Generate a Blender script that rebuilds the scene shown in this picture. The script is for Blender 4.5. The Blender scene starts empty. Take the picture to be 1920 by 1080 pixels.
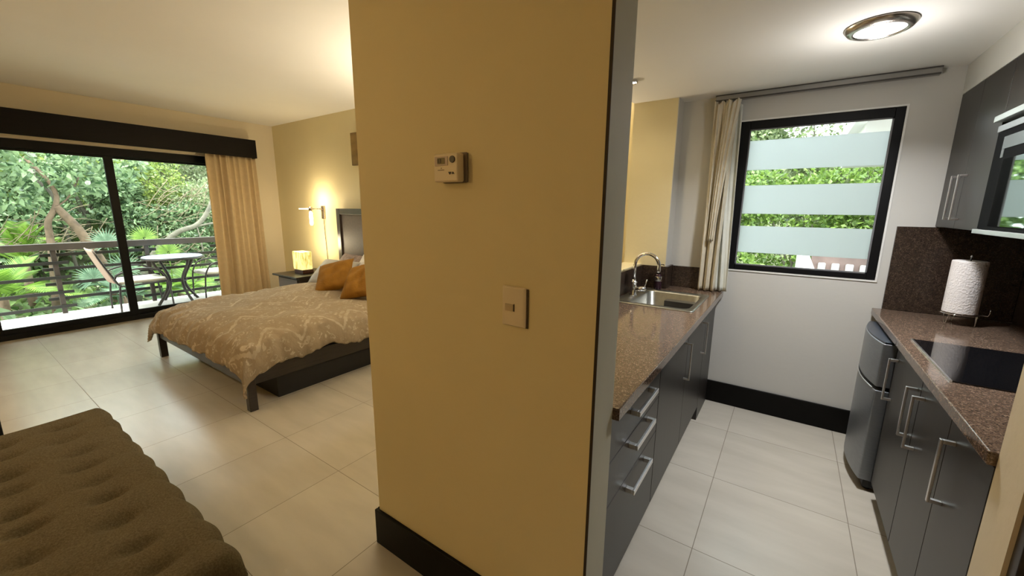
import bpy, bmesh, math, random
from mathutils import Vector, Matrix
import numpy as np

sc = bpy.context.scene
COL = sc.collection
R = math.radians
random.seed(7)
rng = np.random.default_rng(11)

# ------------------------------------------------------------------ camera, sky, exposure
cam_data = bpy.data.cameras.new('camera')
cam = bpy.data.objects.new('camera', cam_data)
COL.objects.link(cam)
sc.camera = cam
cam_data.sensor_width = 36.0
cam_data.lens = 753.96 / 1920 * 36.0
cam_data.clip_start = 0.02
cam_data.clip_end = 200
_yaw, _pit, _rol = 6.00415338e-01, 1.93991780e-01, -9.30929368e-03
_fw = Vector((-math.sin(_yaw)*math.cos(_pit), math.cos(_yaw)*math.cos(_pit), -math.sin(_pit)))
_r = Vector((math.cos(_yaw), math.sin(_yaw), 0)); _d = _fw.cross(_r)
_r2 = math.cos(_rol)*_r + math.sin(_rol)*_d
_d2 = -math.sin(_rol)*_r + math.cos(_rol)*_d
_m = Matrix((( _r2.x, -_d2.x, -_fw.x, 0), (_r2.y, -_d2.y, -_fw.y, 0), (_r2.z, -_d2.z, -_fw.z, 1.5), (0, 0, 0, 1)))
cam.matrix_world = _m

world = bpy.data.worlds.new('overcast_sky')
sc.world = world
world.use_nodes = True
wn = world.node_tree
for n in list(wn.nodes): wn.nodes.remove(n)
wo = wn.nodes.new('ShaderNodeOutputWorld'); wb = wn.nodes.new('ShaderNodeBackground')
wg = wn.nodes.new('ShaderNodeTexCoord'); ws = wn.nodes.new('ShaderNodeSeparateXYZ'); wr = wn.nodes.new('ShaderNodeValToRGB')
wn.links.new(wg.outputs['Generated'], ws.inputs[0]); wn.links.new(ws.outputs['Z'], wr.inputs[0])
wr.color_ramp.elements[0].position = 0.0; wr.color_ramp.elements[0].color = (0.80, 0.86, 0.88, 1)
wr.color_ramp.elements[1].position = 0.9; wr.color_ramp.elements[1].color = (0.93, 0.98, 1.0, 1)
wn.links.new(wr.outputs[0], wb.inputs['Color']); wb.inputs['Strength'].default_value = 7.2
wn.links.new(wb.outputs[0], wo.inputs['Surface'])

sd = bpy.data.lights.new('soft_sun', 'SUN'); sd.energy = 8.5; sd.angle = R(18); sd.color = (1.0, 0.96, 0.88)
sun = bpy.data.objects.new('soft_sun', sd); COL.objects.link(sun)
sun.rotation_euler = Vector((0.15, 0.32, -1.0)).to_track_quat('-Z', 'Y').to_euler()

vs = sc.view_settings
vs.view_transform = 'Standard'; vs.look = 'None'; vs.exposure = 0.12; vs.gamma = 1.0; vs.use_curve_mapping = False
sc.cycles.max_bounces = 8
sc.cycles.diffuse_bounces = 5
sc.cycles.glossy_bounces = 4
sc.cycles.transmission_bounces = 6
sc.cycles.transparent_max_bounces = 8
sc.cycles.sample_clamp_indirect = 6.0
sc.cycles.caustics_reflective = False
sc.cycles.caustics_refractive = False
sc.cycles.use_denoising = True

def room_lamp(name, loc, power, size, color, spread=180, direction=(0, 0, -1)):
    l = bpy.data.lights.new(name, 'AREA'); l.shape = 'DISK'; l.size = size; l.energy = power; l.color = color; l.spread = R(spread)
    o = bpy.data.objects.new(name, l); COL.objects.link(o); o.location = loc
    o.rotation_euler = Vector(direction).to_track_quat('-Z', 'Y').to_euler()
    return o

# ------------------------------------------------------------------ materials
def _mat(name):
    m = bpy.data.materials.new(name); m.use_nodes = True
    nt = m.node_tree
    return m, nt, nt.nodes['Principled BSDF']

def mat(name, col, rough=0.5, metal=0.0, vary=0.08, scale=6.0, bump=0.0, bscale=60.0, spec=0.5, stretch=(1, 1, 1), coat=0.0, detail=4.0):
    """plain surface with noise-driven tone variation and optional bump"""
    m, nt, p = _mat(name)
    tc = nt.nodes.new('ShaderNodeTexCoord'); mp = nt.nodes.new('ShaderNodeMapping')
    mp.inputs['Scale'].default_value = stretch
    nt.links.new(tc.outputs['Object'], mp.inputs[0])
    nz = nt.nodes.new('ShaderNodeTexNoise'); nz.inputs['Scale'].default_value = scale; nz.inputs['Detail'].default_value = detail
    nt.links.new(mp.outputs[0], nz.inputs['Vector'])
    rp = nt.nodes.new('ShaderNodeValToRGB')
    rp.color_ramp.elements[0].position = 0.3; rp.color_ramp.elements[1].position = 0.7
    rp.color_ramp.elements[0].color = tuple(c*(1-vary) for c in col[:3]) + (1,)
    rp.color_ramp.elements[1].color = tuple(min(1, c*(1+vary)) for c in col[:3]) + (1,)
    nt.links.new(nz.outputs['Fac'], rp.inputs[0]); nt.links.new(rp.outputs[0], p.inputs['Base Color'])
    p.inputs['Roughness'].default_value = rough; p.inputs['Metallic'].default_value = metal
    p.inputs['Specular IOR Level'].default_value = spec
    p.inputs['Coat Weight'].default_value = coat
    if bump:
        n2 = nt.nodes.new('ShaderNodeTexNoise'); n2.inputs['Scale'].default_value = bscale; n2.inputs['Detail'].default_value = 3
        nt.links.new(mp.outputs[0], n2.inputs['Vector'])
        b = nt.nodes.new('ShaderNodeBump'); b.inputs['Strength'].default_value = bump; b.inputs['Distance'].default_value = 0.01
        nt.links.new(n2.outputs['Fac'], b.inputs['Height']); nt.links.new(b.outputs[0], p.inputs['Normal'])
    return m

def emit(name, col, strength, vary=0.0, scale=8.0, stretch=(1, 1, 1)):
    m, nt, p = _mat(name)
    p.inputs['Base Color'].default_value = (*col, 1)
    p.inputs['Emission Color'].default_value = (*col, 1); p.inputs['Emission Strength'].default_value = strength
    return m

def tile_mat():
    m, nt, p = _mat('cream_floor_tile')
    L = nt.links.new
    ge = nt.nodes.new('ShaderNodeNewGeometry'); sx = nt.nodes.new('ShaderNodeSeparateXYZ'); L(ge.outputs['Position'], sx.inputs[0])
    def M(op, a, b=None, c=None):
        n = nt.nodes.new('ShaderNodeMath'); n.operation = op
        for i, v in enumerate((a, b, c)):
            if v is None: continue
            if isinstance(v, (int, float)): n.inputs[i].default_value = v
            else: L(v, n.inputs[i])
        return n.outputs[0]
    def axis(o, off):
        u = M('DIVIDE', M('ADD', o, off), 0.6)
        fr = M('FRACT', u)
        d = M('ABSOLUTE', M('SUBTRACT', fr, 0.5))            # 0.5 at the joint
        return M('FLOOR', u), M('GREATER_THAN', d, 0.5 - 0.0028)
    fx, gx = axis(sx.outputs['X'], 0.20 + 12.0)
    fy, gy = axis(sx.outputs['Y'], -1.155 + 12.0)
    g = M('MAXIMUM', gx, gy)
    cell = M('ADD', M('MULTIPLY', fx, 7.31), M('MULTIPLY', fy, 3.77))
    wn_ = nt.nodes.new('ShaderNodeTexWhiteNoise'); wn_.noise_dimensions = '1D'; L(cell, wn_.inputs['W'])
    nz = nt.nodes.new('ShaderNodeTexNoise'); nz.inputs['Scale'].default_value = 2.2; nz.inputs['Detail'].default_value = 6
    mp = nt.nodes.new('ShaderNodeMapping'); mp.inputs['Scale'].default_value = (1, 4, 1); L(ge.outputs['Position'], mp.inputs[0]); L(mp.outputs[0], nz.inputs['Vector'])
    rp = nt.nodes.new('ShaderNodeValToRGB')
    rp.color_ramp.elements[0].position = 0.25; rp.color_ramp.elements[0].color = (0.47, 0.43, 0.36, 1)
    rp.color_ramp.elements[1].position = 0.8; rp.color_ramp.elements[1].color = (0.565, 0.525, 0.445, 1)
    L(M('ADD', nz.outputs['Fac'], M('MULTIPLY', M('SUBTRACT', wn_.outputs['Value'], 0.5), 0.16)), rp.inputs[0])
    mx = nt.nodes.new('ShaderNodeMix'); mx.data_type = 'RGBA'
    L(g, mx.inputs['Factor']); L(rp.outputs[0], mx.inputs['A']); mx.inputs['B'].default_value = (0.20, 0.17, 0.13, 1)
    L(mx.outputs['Result'], p.inputs['Base Color'])
    L(M('ADD', 0.27, M('MULTIPLY', g, 0.5)), p.inputs['Roughness'])
    b = nt.nodes.new('ShaderNodeBump'); b.inputs['Strength'].default_value = 0.25; b.inputs['Distance'].default_value = 0.002
    L(M('SUBTRACT', 1.0, g), b.inputs['Height']); L(b.outputs[0], p.inputs['Normal'])
    return m

def granite_mat(name, base, dark, light, rough=0.12):
    m, nt, p = _mat(name); L = nt.links.new
    tc = nt.nodes.new('ShaderNodeNewGeometry')
    v = nt.nodes.new('ShaderNodeTexVoronoi'); v.inputs['Scale'].default_value = 300; L(tc.outputs['Position'], v.inputs['Vector'])
    n = nt.nodes.new('ShaderNodeTexNoise'); n.inputs['Scale'].default_value = 70; n.inputs['Detail'].default_value = 5; L(tc.outputs['Position'], n.inputs['Vector'])
    sp = nt.nodes.new('ShaderNodeSeparateColor'); L(v.outputs['Color'], sp.inputs[0])
    rp = nt.nodes.new('ShaderNodeValToRGB'); rp.color_ramp.interpolation = 'LINEAR'
    e = rp.color_ramp.elements
    e[0].position = 0.0; e[0].color = (*dark, 1); e[1].position = 1.0; e[1].color = (*light, 1)
    k = e.new(0.35); k.color = (*base, 1); k = e.new(0.78); k.color = (*base, 1)
    ad = nt.nodes.new('ShaderNodeMath'); ad.operation = 'MULTIPLY_ADD'; L(n.outputs['Fac'], ad.inputs[0]); ad.inputs[1].default_value = 0.9
    sb = nt.nodes.new('ShaderNodeMath'); sb.operation = 'SUBTRACT'; L(sp.outputs[0], sb.inputs[0]); sb.inputs[1].default_value = 0.42
    L(sb.outputs[0], ad.inputs[2]); L(ad.outputs[0], rp.inputs[0]); L(rp.outputs[0], p.inputs['Base Color'])
    p.inputs['Roughness'].default_value = rough
    return m

def duvet_mat():
    m, nt, p = _mat('ikat_duvet_cloth'); L = nt.links.new
    uv = nt.nodes.new('ShaderNodeUVMap'); uv.uv_map = 'cloth'
    sx = nt.nodes.new('ShaderNodeSeparateXYZ')
    nz = nt.nodes.new('ShaderNodeTexNoise'); nz.inputs['Scale'].default_value = 26; nz.inputs['Detail'].default_value = 3; L(uv.outputs[0], nz.inputs['Vector'])
    vm = nt.nodes.new('ShaderNodeVectorMath'); vm.operation = 'MULTIPLY_ADD'; L(nz.outputs['Color'], vm.inputs[0]); vm.inputs[1].default_value = (0.05, 0.05, 0); L(uv.outputs[0], vm.inputs[2])
    L(vm.outputs[0], sx.inputs[0])
    def M(op, a, b=None):
        n = nt.nodes.new('ShaderNodeMath'); n.operation = op
        for i, v in enumerate((a, b)):
            if v is None: continue
            if isinstance(v, (int, float)): n.inputs[i].default_value = v
            else: L(v, n.inputs[i])
        return n.outputs[0]
    u, v = sx.outputs['X'], sx.outputs['Y']
    tri = M('ABSOLUTE', M('SUBTRACT', M('FRACT', M('DIVIDE', v, 0.36)), 0.5))          # zigzag
    band = M('FRACT', M('ADD', M('DIVIDE', u, 0.44), M('MULTIPLY', tri, 0.9)))
    stripe = M('GREATER_THAN', M('ABSOLUTE', M('SUBTRACT', band, 0.5)), 0.46)
    # rings of the ikat motif
    vo = nt.nodes.new('ShaderNodeTexVoronoi'); vo.inputs['Scale'].default_value = 17; L(vm.outputs[0], vo.inputs['Vector'])
    d = vo.outputs['Distance']
    ring = M('MULTIPLY', M('GREATER_THAN', d, 0.24), M('LESS_THAN', d, 0.40))
    zone = M('GREATER_THAN', M('ABSOLUTE', M('SUBTRACT', band, 0.5)), 0.29)
    zone2 = M('LESS_THAN', M('ABSOLUTE', M('SUBTRACT', band, 0.5)), 0.41)
    mk = M('MAXIMUM', stripe, M('MULTIPLY', ring, M('MULTIPLY', zone, zone2)))
    zc = M('LESS_THAN', M('ABSOLUTE', M('SUBTRACT', band, 0.5)), 0.09)
    mk2 = M('MAXIMUM', mk, M('MULTIPLY', zc, ring))
    mx = nt.nodes.new('ShaderNodeMix'); mx.data_type = 'RGBA'
    nb2 = nt.nodes.new('ShaderNodeTexNoise'); nb2.inputs['Scale'].default_value = 9; nb2.inputs['Detail'].default_value = 5; L(uv.outputs[0], nb2.inputs['Vector'])
    vo2 = nt.nodes.new('ShaderNodeTexVoronoi'); vo2.inputs['Scale'].default_value = 31; L(vm.outputs[0], vo2.inputs['Vector'])
    small = M('MULTIPLY', M('MULTIPLY', M('GREATER_THAN', vo2.outputs['Distance'], 0.26), M('LESS_THAN', vo2.outputs['Distance'], 0.42)), M('LESS_THAN', M('ABSOLUTE', M('SUBTRACT', M('ABSOLUTE', M('SUBTRACT', band, 0.5)), 0.2)), 0.055))
    rp2 = nt.nodes.new('ShaderNodeMapRange'); L(nb2.outputs['Fac'], rp2.inputs[0]); rp2.inputs[1].default_value = 0.38; rp2.inputs[2].default_value = 0.62; rp2.inputs[3].default_value = 0.25; rp2.inputs[4].default_value = 0.75
    L(M('MULTIPLY', M('MAXIMUM', mk2, small), rp2.outputs[0]), mx.inputs['Factor'])
    mx.inputs['A'].default_value = (0.33, 0.26, 0.175, 1); mx.inputs['B'].default_value = (0.60, 0.52, 0.40, 1)
    L(mx.outputs['Result'], p.inputs['Base Color'])
    p.inputs['Roughness'].default_value = 0.85
    n2 = nt.nodes.new('ShaderNodeTexNoise'); n2.inputs['Scale'].default_value = 14; n2.inputs['Detail'].default_value = 4; L(uv.outputs[0], n2.inputs['Vector'])
    b = nt.nodes.new('ShaderNodeBump'); b.inputs['Strength'].default_value = 0.5; b.inputs['Distance'].default_value = 0.03
    L(n2.outputs['Fac'], b.inputs['Height']); L(b.outputs[0], p.inputs['Normal'])
    return m

def leaf_mat(name, c0, c1, rough=0.45, trans=0.35):
    """leaf colour runs from c0 to c1, each leaf its own tone"""
    m, nt, p = _mat(name); L = nt.links.new
    g = nt.nodes.new('ShaderNodeNewGeometry')
    rp = nt.nodes.new('ShaderNodeValToRGB'); rp.color_ramp.elements[0].color = (*c0, 1); rp.color_ramp.elements[1].color = (*c1, 1)
    L(g.outputs['Random Per Island'], rp.inputs[0]); L(rp.outputs[0], p.inputs['Base Color'])
    p.inputs['Roughness'].default_value = rough
    t = nt.nodes.new('ShaderNodeBsdfTranslucent'); L(rp.outputs[0], t.inputs['Color'])
    mx = nt.nodes.new('ShaderNodeMixShader'); mx.inputs[0].default_value = trans
    L(p.outputs[0], mx.inputs[1]); L(t.outputs[0], mx.inputs[2])
    L(mx.outputs[0], nt.nodes['Material Output'].inputs['Surface'])
    return m

def pane_mat(name, tint=(0.94, 0.98, 0.96)):
    m, nt, p = _mat(name); L = nt.links.new
    tr = nt.nodes.new('ShaderNodeBsdfTransparent'); tr.inputs['Color'].default_value = (*tint, 1)
    gl = nt.nodes.new('ShaderNodeBsdfGlossy'); gl.inputs['Roughness'].default_value = 0.02
    fr = nt.nodes.new('ShaderNodeFresnel'); fr.inputs['IOR'].default_value = 1.25
    mx = nt.nodes.new('ShaderNodeMixShader'); L(fr.outputs[0], mx.inputs[0]); L(tr.outputs[0], mx.inputs[1]); L(gl.outputs[0], mx.inputs[2])
    L(mx.outputs[0], nt.nodes['Material Output'].inputs['Surface'])
    return m

def frost_mat():
    m, nt, p = _mat('frosted_film'); L = nt.links.new
    t = nt.nodes.new('ShaderNodeBsdfTranslucent'); t.inputs['Color'].default_value = (0.78, 0.79, 0.82, 1)
    d = nt.nodes.new('ShaderNodeBsdfDiffuse'); d.inputs['Color'].default_value = (0.6, 0.7, 0.66, 1)
    tr = nt.nodes.new('ShaderNodeBsdfTransparent'); tr.inputs['Color'].default_value = (0.9, 1.0, 0.95, 1)
    mx = nt.nodes.new('ShaderNodeMixShader'); mx.inputs[0].default_value = 0.12; L(t.outputs[0], mx.inputs[1]); L(d.outputs[0], mx.inputs[2])
    m2 = nt.nodes.new('ShaderNodeMixShader'); m2.inputs[0].default_value = 0.10; L(mx.outputs[0], m2.inputs[1]); L(tr.outputs[0], m2.inputs[2])
    L(m2.outputs[0], nt.nodes['Material Output'].inputs['Surface'])
    return m

def alabaster_mat():
    m, nt, p = _mat('lit_onyx_stone'); L = nt.links.new
    tc = nt.nodes.new('ShaderNodeTexCoord'); mp = nt.nodes.new('ShaderNodeMapping'); mp.inputs['Scale'].default_value = (22, 22, 7); L(tc.outputs['Object'], mp.inputs[0])
    n = nt.nodes.new('ShaderNodeTexNoise'); n.inputs['Scale'].default_value = 1.0; n.inputs['Detail'].default_value = 6; n.inputs['Distortion'].default_value = 1.2; L(mp.outputs[0], n.inputs['Vector'])
    rp = nt.nodes.new('ShaderNodeValToRGB'); e = rp.color_ramp.elements
    e[0].position = 0.33; e[0].color = (0.50, 0.42, 0.09, 1); e[1].position = 0.56; e[1].color = (1.0, 0.90, 0.36, 1)
    L(n.outputs['Fac'], rp.inputs[0]); L(rp.outputs[0], p.inputs['Base Color']); L(rp.outputs[0], p.inputs['Emission Color'])
    p.inputs['Emission Strength'].default_value = 0.95; p.inputs['Roughness'].default_value = 0.3
    return m

WALL_Y = mat('yellow_wall_paint', (0.76, 0.67, 0.41), 0.65, vary=0.03, scale=1.5, bump=0.12, bscale=35)
WALL_W = mat('white_wall_paint', (0.57, 0.56, 0.52), 0.7, vary=0.02, scale=1.5, bump=0.08, bscale=35)
WALL_C = mat('cream_wall_paint', (0.70, 0.62, 0.47), 0.7, vary=0.03, scale=1.5, bump=0.1, bscale=35)
CEIL = mat('ceiling_paint', (0.84, 0.82, 0.78), 0.8, vary=0.02, scale=1.2, bump=0.06, bscale=25)
TILE = tile_mat()
BLACK_T = mat('black_baseboard_lacquer', (0.004, 0.0035, 0.003), 0.5, vary=0.2, spec=0.15)
FRAME_B = mat('black_aluminium', (0.004, 0.004, 0.0045), 0.5, vary=0.15, spec=0.2)
WENGE = mat('dark_wenge_wood', (0.020, 0.014, 0.011), 0.35, vary=0.35, scale=5, stretch=(1, 1, 14))
VALANCE_M = mat('near_black_wood', (0.005, 0.0035, 0.003), 0.5, vary=0.3, scale=5, stretch=(10, 1, 10), spec=0.15)
CABINET = mat('espresso_laminate', (0.017, 0.0135, 0.0115), 0.38, vary=0.15, scale=3, stretch=(6, 6, 1))
CARCASS = mat('black_cabinet_carcass', (0.008, 0.007, 0.006), 0.6, vary=0.2)
STEEL = mat('brushed_steel', (0.78, 0.78, 0.79), 0.30, 1.0, vary=0.06, scale=30, stretch=(1, 1, 12))
CHROME = mat('chrome', (0.78, 0.78, 0.80), 0.08, 1.0, vary=0.02)
NICKEL = mat('satin_nickel', (0.52, 0.47, 0.42), 0.25, 1.0, vary=0.05)
SINK_M = mat('stainless_sink', (0.36, 0.36, 0.33), 0.33, 1.0, vary=0.08, scale=40)
GRANITE = granite_mat('brown_granite', (0.125, 0.083, 0.058), (0.045, 0.030, 0.021), (0.27, 0.195, 0.145), 0.10)
GRANITE_D = granite_mat('dark_brown_granite', (0.036, 0.023, 0.016), (0.014, 0.009, 0.007), (0.085, 0.057, 0.04), 0.25)
BLACKGLASS = mat('black_ceramic_glass', (0.006, 0.006, 0.007), 0.05, vary=0.05)
MIRRORGLASS = mat('dark_mirror_glass', (0.42, 0.47, 0.44), 0.03, 1.0, vary=0.02)
FRIDGE_M = mat('grey_fridge_steel', (0.25, 0.265, 0.285), 0.36, 0.75, vary=0.06, scale=20, stretch=(1, 1, 8))
FRIDGE_D = mat('fridge_dark_side', (0.03, 0.032, 0.036), 0.45, vary=0.1)
WHITE_PL = mat('ivory_plastic', (0.80, 0.70, 0.52), 0.45, vary=0.03)
PAPER = mat('paper_towel', (0.78, 0.74, 0.72), 0.9, vary=0.03, bump=0.5, bscale=120)
FUTON = mat('brown_woven_fabric', (0.118, 0.098, 0.062), 0.95, vary=0.28, scale=160, bump=0.5, bscale=260, spec=0.1)
FUTON_D = mat('black_futon_base', (0.006, 0.006, 0.006), 0.7, vary=0.1)
CURT_B = mat('beige_curtain_cloth', (0.55, 0.43, 0.27), 0.85, vary=0.05, scale=20, bump=0.2, bscale=200, spec=0.2)
MUSTARD = mat('mustard_velvet', (0.30, 0.145, 0.022), 0.8, vary=0.12, scale=12, bump=0.3, bscale=60, spec=0.2)
PILLOW_W = mat('white_cotton', (0.78, 0.75, 0.70), 0.85, vary=0.04, bump=0.2, bscale=30)
PILLOW_G = mat('pale_grey_cotton', (0.52, 0.52, 0.50), 0.85, vary=0.05, bump=0.2, bscale=30)
PILLOW_M = mat('mauve_taupe_cotton', (0.27, 0.20, 0.17), 0.85, vary=0.25, scale=25, bump=0.2, bscale=30)
HEAD_P = mat('brown_headboard_panel', (0.105, 0.068, 0.046), 0.5, vary=0.12, scale=40)
MATTRESS = mat('mattress_ticking', (0.45, 0.40, 0.33), 0.9, vary=0.05)
CANVAS = mat('brown_gold_canvas', (0.24, 0.15, 0.045), 0.6, vary=0.45, scale=7, bump=0.3, bscale=30)
SLAB = mat('pale_balcony_tile', (0.60, 0.56, 0.54), 0.6, vary=0.06, scale=3)
RAILW = mat('dark_brown_railing', (0.055, 0.042, 0.036), 0.5, vary=0.2, scale=8)
RAILD = mat('black_slat', (0.016, 0.016, 0.014), 0.5, vary=0.2)
PATIO_F = mat('bronze_patio_metal', (0.035, 0.030, 0.028), 0.45, 0.3, vary=0.15)
SLING_T = mat('tan_sling', (0.36, 0.25, 0.19), 0.8, vary=0.1, scale=80)
SLING_C = mat('cream_seat_cushion', (0.60, 0.55, 0.48), 0.85, vary=0.05)
TABLE_G = mat('frosted_blue_table_glass', (0.42, 0.50, 0.58), 0.25, vary=0.04)
BARK = mat('tan_bark', (0.15, 0.10, 0.065), 0.9, vary=0.35, scale=9, bump=0.8, bscale=25)
BARK_G = mat('grey_bark', (0.16, 0.145, 0.11), 0.9, vary=0.3, scale=9, bump=0.8, bscale=25)
SOIL = mat('leaf_litter_soil', (0.085, 0.095, 0.045), 1.0, vary=0.6, scale=5, bump=1.0, bscale=8, detail=8)
PANE = pane_mat('clear_glass')
FROST = frost_mat()
DIFF = emit('white_diffuser', (1.0, 0.98, 0.93), 6.0)
BULB = emit('warm_bulb', (1.0, 0.80, 0.50), 9.0)
DOWNL = emit('added_downlight_lens', (1.0, 0.78, 0.5), 6.0)

# ------------------------------------------------------------------ object helpers
def wloc(o):
    v = Vector((0, 0, 0))
    while o is not None:
        v += o.location; o = o.parent
    return v

def tag(o, label, cat, group=None, kind=None):
    o['label'] = label; o['category'] = cat
    if group: o['group'] = group
    if kind: o['kind'] = kind
    return o

def thing(name, label, cat, loc=(0, 0, 0), group=None):
    o = bpy.data.objects.new(name, None); COL.objects.link(o); o.location = loc; o.empty_display_size = 0.1
    return tag(o, label, cat, group)

def mesh_obj(name, me, m, parent=None, smooth=False):
    me.materials.append(m)
    if smooth:
        for p in me.polygons: p.use_smooth = True
    o = bpy.data.objects.new(name, me); COL.objects.link(o)
    if parent is not None:
        off = wloc(parent)
        me.transform(Matrix.Translation(-off)); o.parent = parent
    return o

def obj(name, bm, m, parent=None, smooth=False, bevel=0.0, seg=2, sub=0, solid=0.0, label=None, auto=None):
    bmesh.ops.recalc_face_normals(bm, faces=bm.faces)
    me = bpy.data.meshes.new(name); bm.to_mesh(me); bm.free()
    o = mesh_obj(name, me, m, parent, smooth)
    if solid:
        s = o.modifiers.new('solid', 'SOLIDIFY'); s.thickness = solid; s.offset = 0
    if bevel:
        b = o.modifiers.new('bevel', 'BEVEL'); b.width = bevel; b.segments = seg; b.limit_method = 'ANGLE'; b.angle_limit = R(50)
        if not smooth:
            for p in me.polygons: p.use_smooth = True
            try:
                w = o.modifiers.new('wn', 'WEIGHTED_NORMAL'); w.keep_sharp = True
            except Exception: pass
    if sub:
        s = o.modifiers.new('sub', 'SUBSURF'); s.levels = sub; s.render_levels = sub
    if label: o['label'] = label
    return o

def struct(name, bm, m, **k):
    o = obj(name, bm, m, **k); o['kind'] = 'structure'; return o

def nb(): return bmesh.new()

def box(bm, x0, x1, y0, y1, z0, z1):
    v = [bm.verts.new((x, y, z)) for x in (x0, x1) for y in (y0, y1) for z in (z0, z1)]
    for f in ((0, 1, 3, 2), (4, 6, 7, 5), (0, 4, 5, 1), (2, 3, 7, 6), (0, 2, 6, 4), (1, 5, 7, 3)):
        bm.faces.new([v[i] for i in f])
    return v

def B(x0, x1, y0, y1, z0, z1):
    bm = nb(); box(bm, x0, x1, y0, y1, z0, z1); return bm

def tube(bm, pts, rad, n=10, closed=False):
    pts = [Vector(p) for p in pts]
    rads = rad if isinstance(rad, (list, tuple)) else [rad]*len(pts)
    rings = []; up = Vector((0, 0, 1)); prev = None
    for i, p in enumerate(pts):
        a = pts[i-1] if (i or closed) else p
        b = pts[(i+1) % len(pts)] if (i < len(pts)-1 or closed) else p
        t = (b - a).normalized()
        if prev is None:
            r = t.cross(up if abs(t.z) < 0.9 else Vector((1, 0, 0))).normalized()
        else:
            r = (prev - t*prev.dot(t)).normalized()
        prev = r; s = t.cross(r)
        rings.append([bm.verts.new(p + (r*math.cos(2*math.pi*k/n) + s*math.sin(2*math.pi*k/n))*rads[i]) for k in range(n)])
    m = len(rings)
    for i in range(m if closed else m-1):
        A, C = rings[i], rings[(i+1) % m]
        for k in range(n):
            bm.faces.new((A[k], A[(k+1) % n], C[(k+1) % n], C[k]))
    if not closed:
        bm.faces.new(rings[0][::-1]); bm.faces.new(rings[-1])

def lathe(bm, prof, cx, cy, n=32):
    rings = []
    for r, z in prof:
        if r < 1e-6: rings.append([bm.verts.new((cx, cy, z))])
        else: rings.append([bm.verts.new((cx + r*math.cos(2*math.pi*k/n), cy + r*math.sin(2*math.pi*k/n), z)) for k in range(n)])
    for A, C in zip(rings, rings[1:]):
        for k in range(n):
            k2 = (k+1) % n
            if len(A) == 1 and len(C) == 1: continue
            if len(A) == 1: bm.faces.new((A[0], C[k], C[k2]))
            elif len(C) == 1: bm.faces.new((A[k], A[k2], C[0]))
            else: bm.faces.new((A[k], A[k2], C[k2], C[k]))

def smooth_path(pts, n=8):
    """Catmull-Rom through points"""
    P = [Vector(p) for p in pts]; out = []
    Q = [P[0]*2 - P[1]] + P + [P[-1]*2 - P[-2]]
    for i in range(1, len(Q)-2):
        for k in range(n):
            t = k/n
            a, b, c, d = Q[i-1], Q[i], Q[i+1], Q[i+2]
            out.append(0.5*((2*b) + (c-a)*t + (2*a-5*b+4*c-d)*t*t + (3*b-a-3*c+d)*t**3))
    out.append(P[-1]); return out

def quad(bm, a, b, c, d):
    return bm.faces.new([bm.verts.new(v) for v in (a, b, c, d)])

def children_of(o): return list(o.children)
def copy_tree(o, parent=None):
    kids = children_of(o)
    c = o.copy(); COL.objects.link(c); c.parent = parent
    for k in kids: copy_tree(k, c)
    return c

# ================================================================== THE SETTING
XL, XR, YB, YF = -6.98, 1.10, 3.40, -2.40         # left (glass) wall, right wall, window/headboard wall, wall behind
ZC, ZK = 2.75, 2.30                               # bedroom ceiling, kitchen ceiling
struct('floor', B(XL-0.30, XR+0.15, YF-0.15, YB+0.15, -0.12, 0.0), TILE)
struct('ceiling', B(XL-0.25, XR+0.15, YF-0.15, YB+0.15, ZC, ZC+0.2), CEIL)
bm = nb(); box(bm, -1.10, XR+0.14, 0.980, YB+0.14, ZK, ZC+0.05)
struct('ceiling_kitchen', bm, CEIL)
# glass wall: opening y 0.22..2.85, z 0..2.20
bm = nb()
box(bm, XL-0.2, XL, YF, 0.22, 0, ZC); box(bm, XL-0.2, XL, 2.85, YB, 0, ZC); box(bm, XL-0.2, XL, 0.22, 2.85, 2.20, ZC)
struct('wall_left', bm, WALL_C)
# headboard wall and kitchen window wall
struct('wall_back', B(XL-0.2, -0.98, YB, YB+0.15, 0, ZC), WALL_Y)
WX0, WX1, WZ0, WZ1 = -0.375, 0.480, 1.073, 2.117
bm = nb()
box(bm, -0.98, WX0, YB, YB+0.15, 0, ZK); box(bm, WX1, XR+0.15, YB, YB+0.15, 0, ZK)
box(bm, WX0, WX1, YB, YB+0.15, 0, WZ0); box(bm, WX0, WX1, YB, YB+0.15, WZ1, ZK)
struct('wall_window', bm, WALL_W)
struct('wall_pier', B(-1.10, -0.775, 3.24, YB, 0, ZK), WALL_Y)
struct('trim_1', B(-0.775, -0.770, 3.24, YB, 0, ZK), WALL_W)
struct('wall_right', B(XR, XR+0.15, YF, YB, 0, ZC), WALL_W)
struct('wall_front', B(XL-0.2, XR+0.15, YF-0.15, YF, 0, ZC), mat('light_absorbing_brown', (0.20, 0.11, 0.05), 0.5, vary=0.3, scale=4, stretch=(1, 1, 0.1)))  # unseen rear wall, its dark brown put in to absorb light
# partition (the yellow wall in front of the camera) with its painted end
struct('wall_middle', B(-1.378, -0.396, 0.975, 1.125, 0, ZC), WALL_Y)
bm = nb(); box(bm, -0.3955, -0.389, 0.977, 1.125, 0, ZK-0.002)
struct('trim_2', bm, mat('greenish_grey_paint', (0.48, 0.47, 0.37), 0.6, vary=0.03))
struct('trim_5', B(-0.3965, -0.3882, 0.9742, 0.9768, 0, ZK-0.002), mat('dark_corner_gap', (0.03, 0.02, 0.01), 0.7))
# low wall behind the sink run, open above its ledge
struct('wall_low', B(-1.10, -0.96, 1.125, 3.24, 0, 1.08), WALL_Y)
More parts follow.
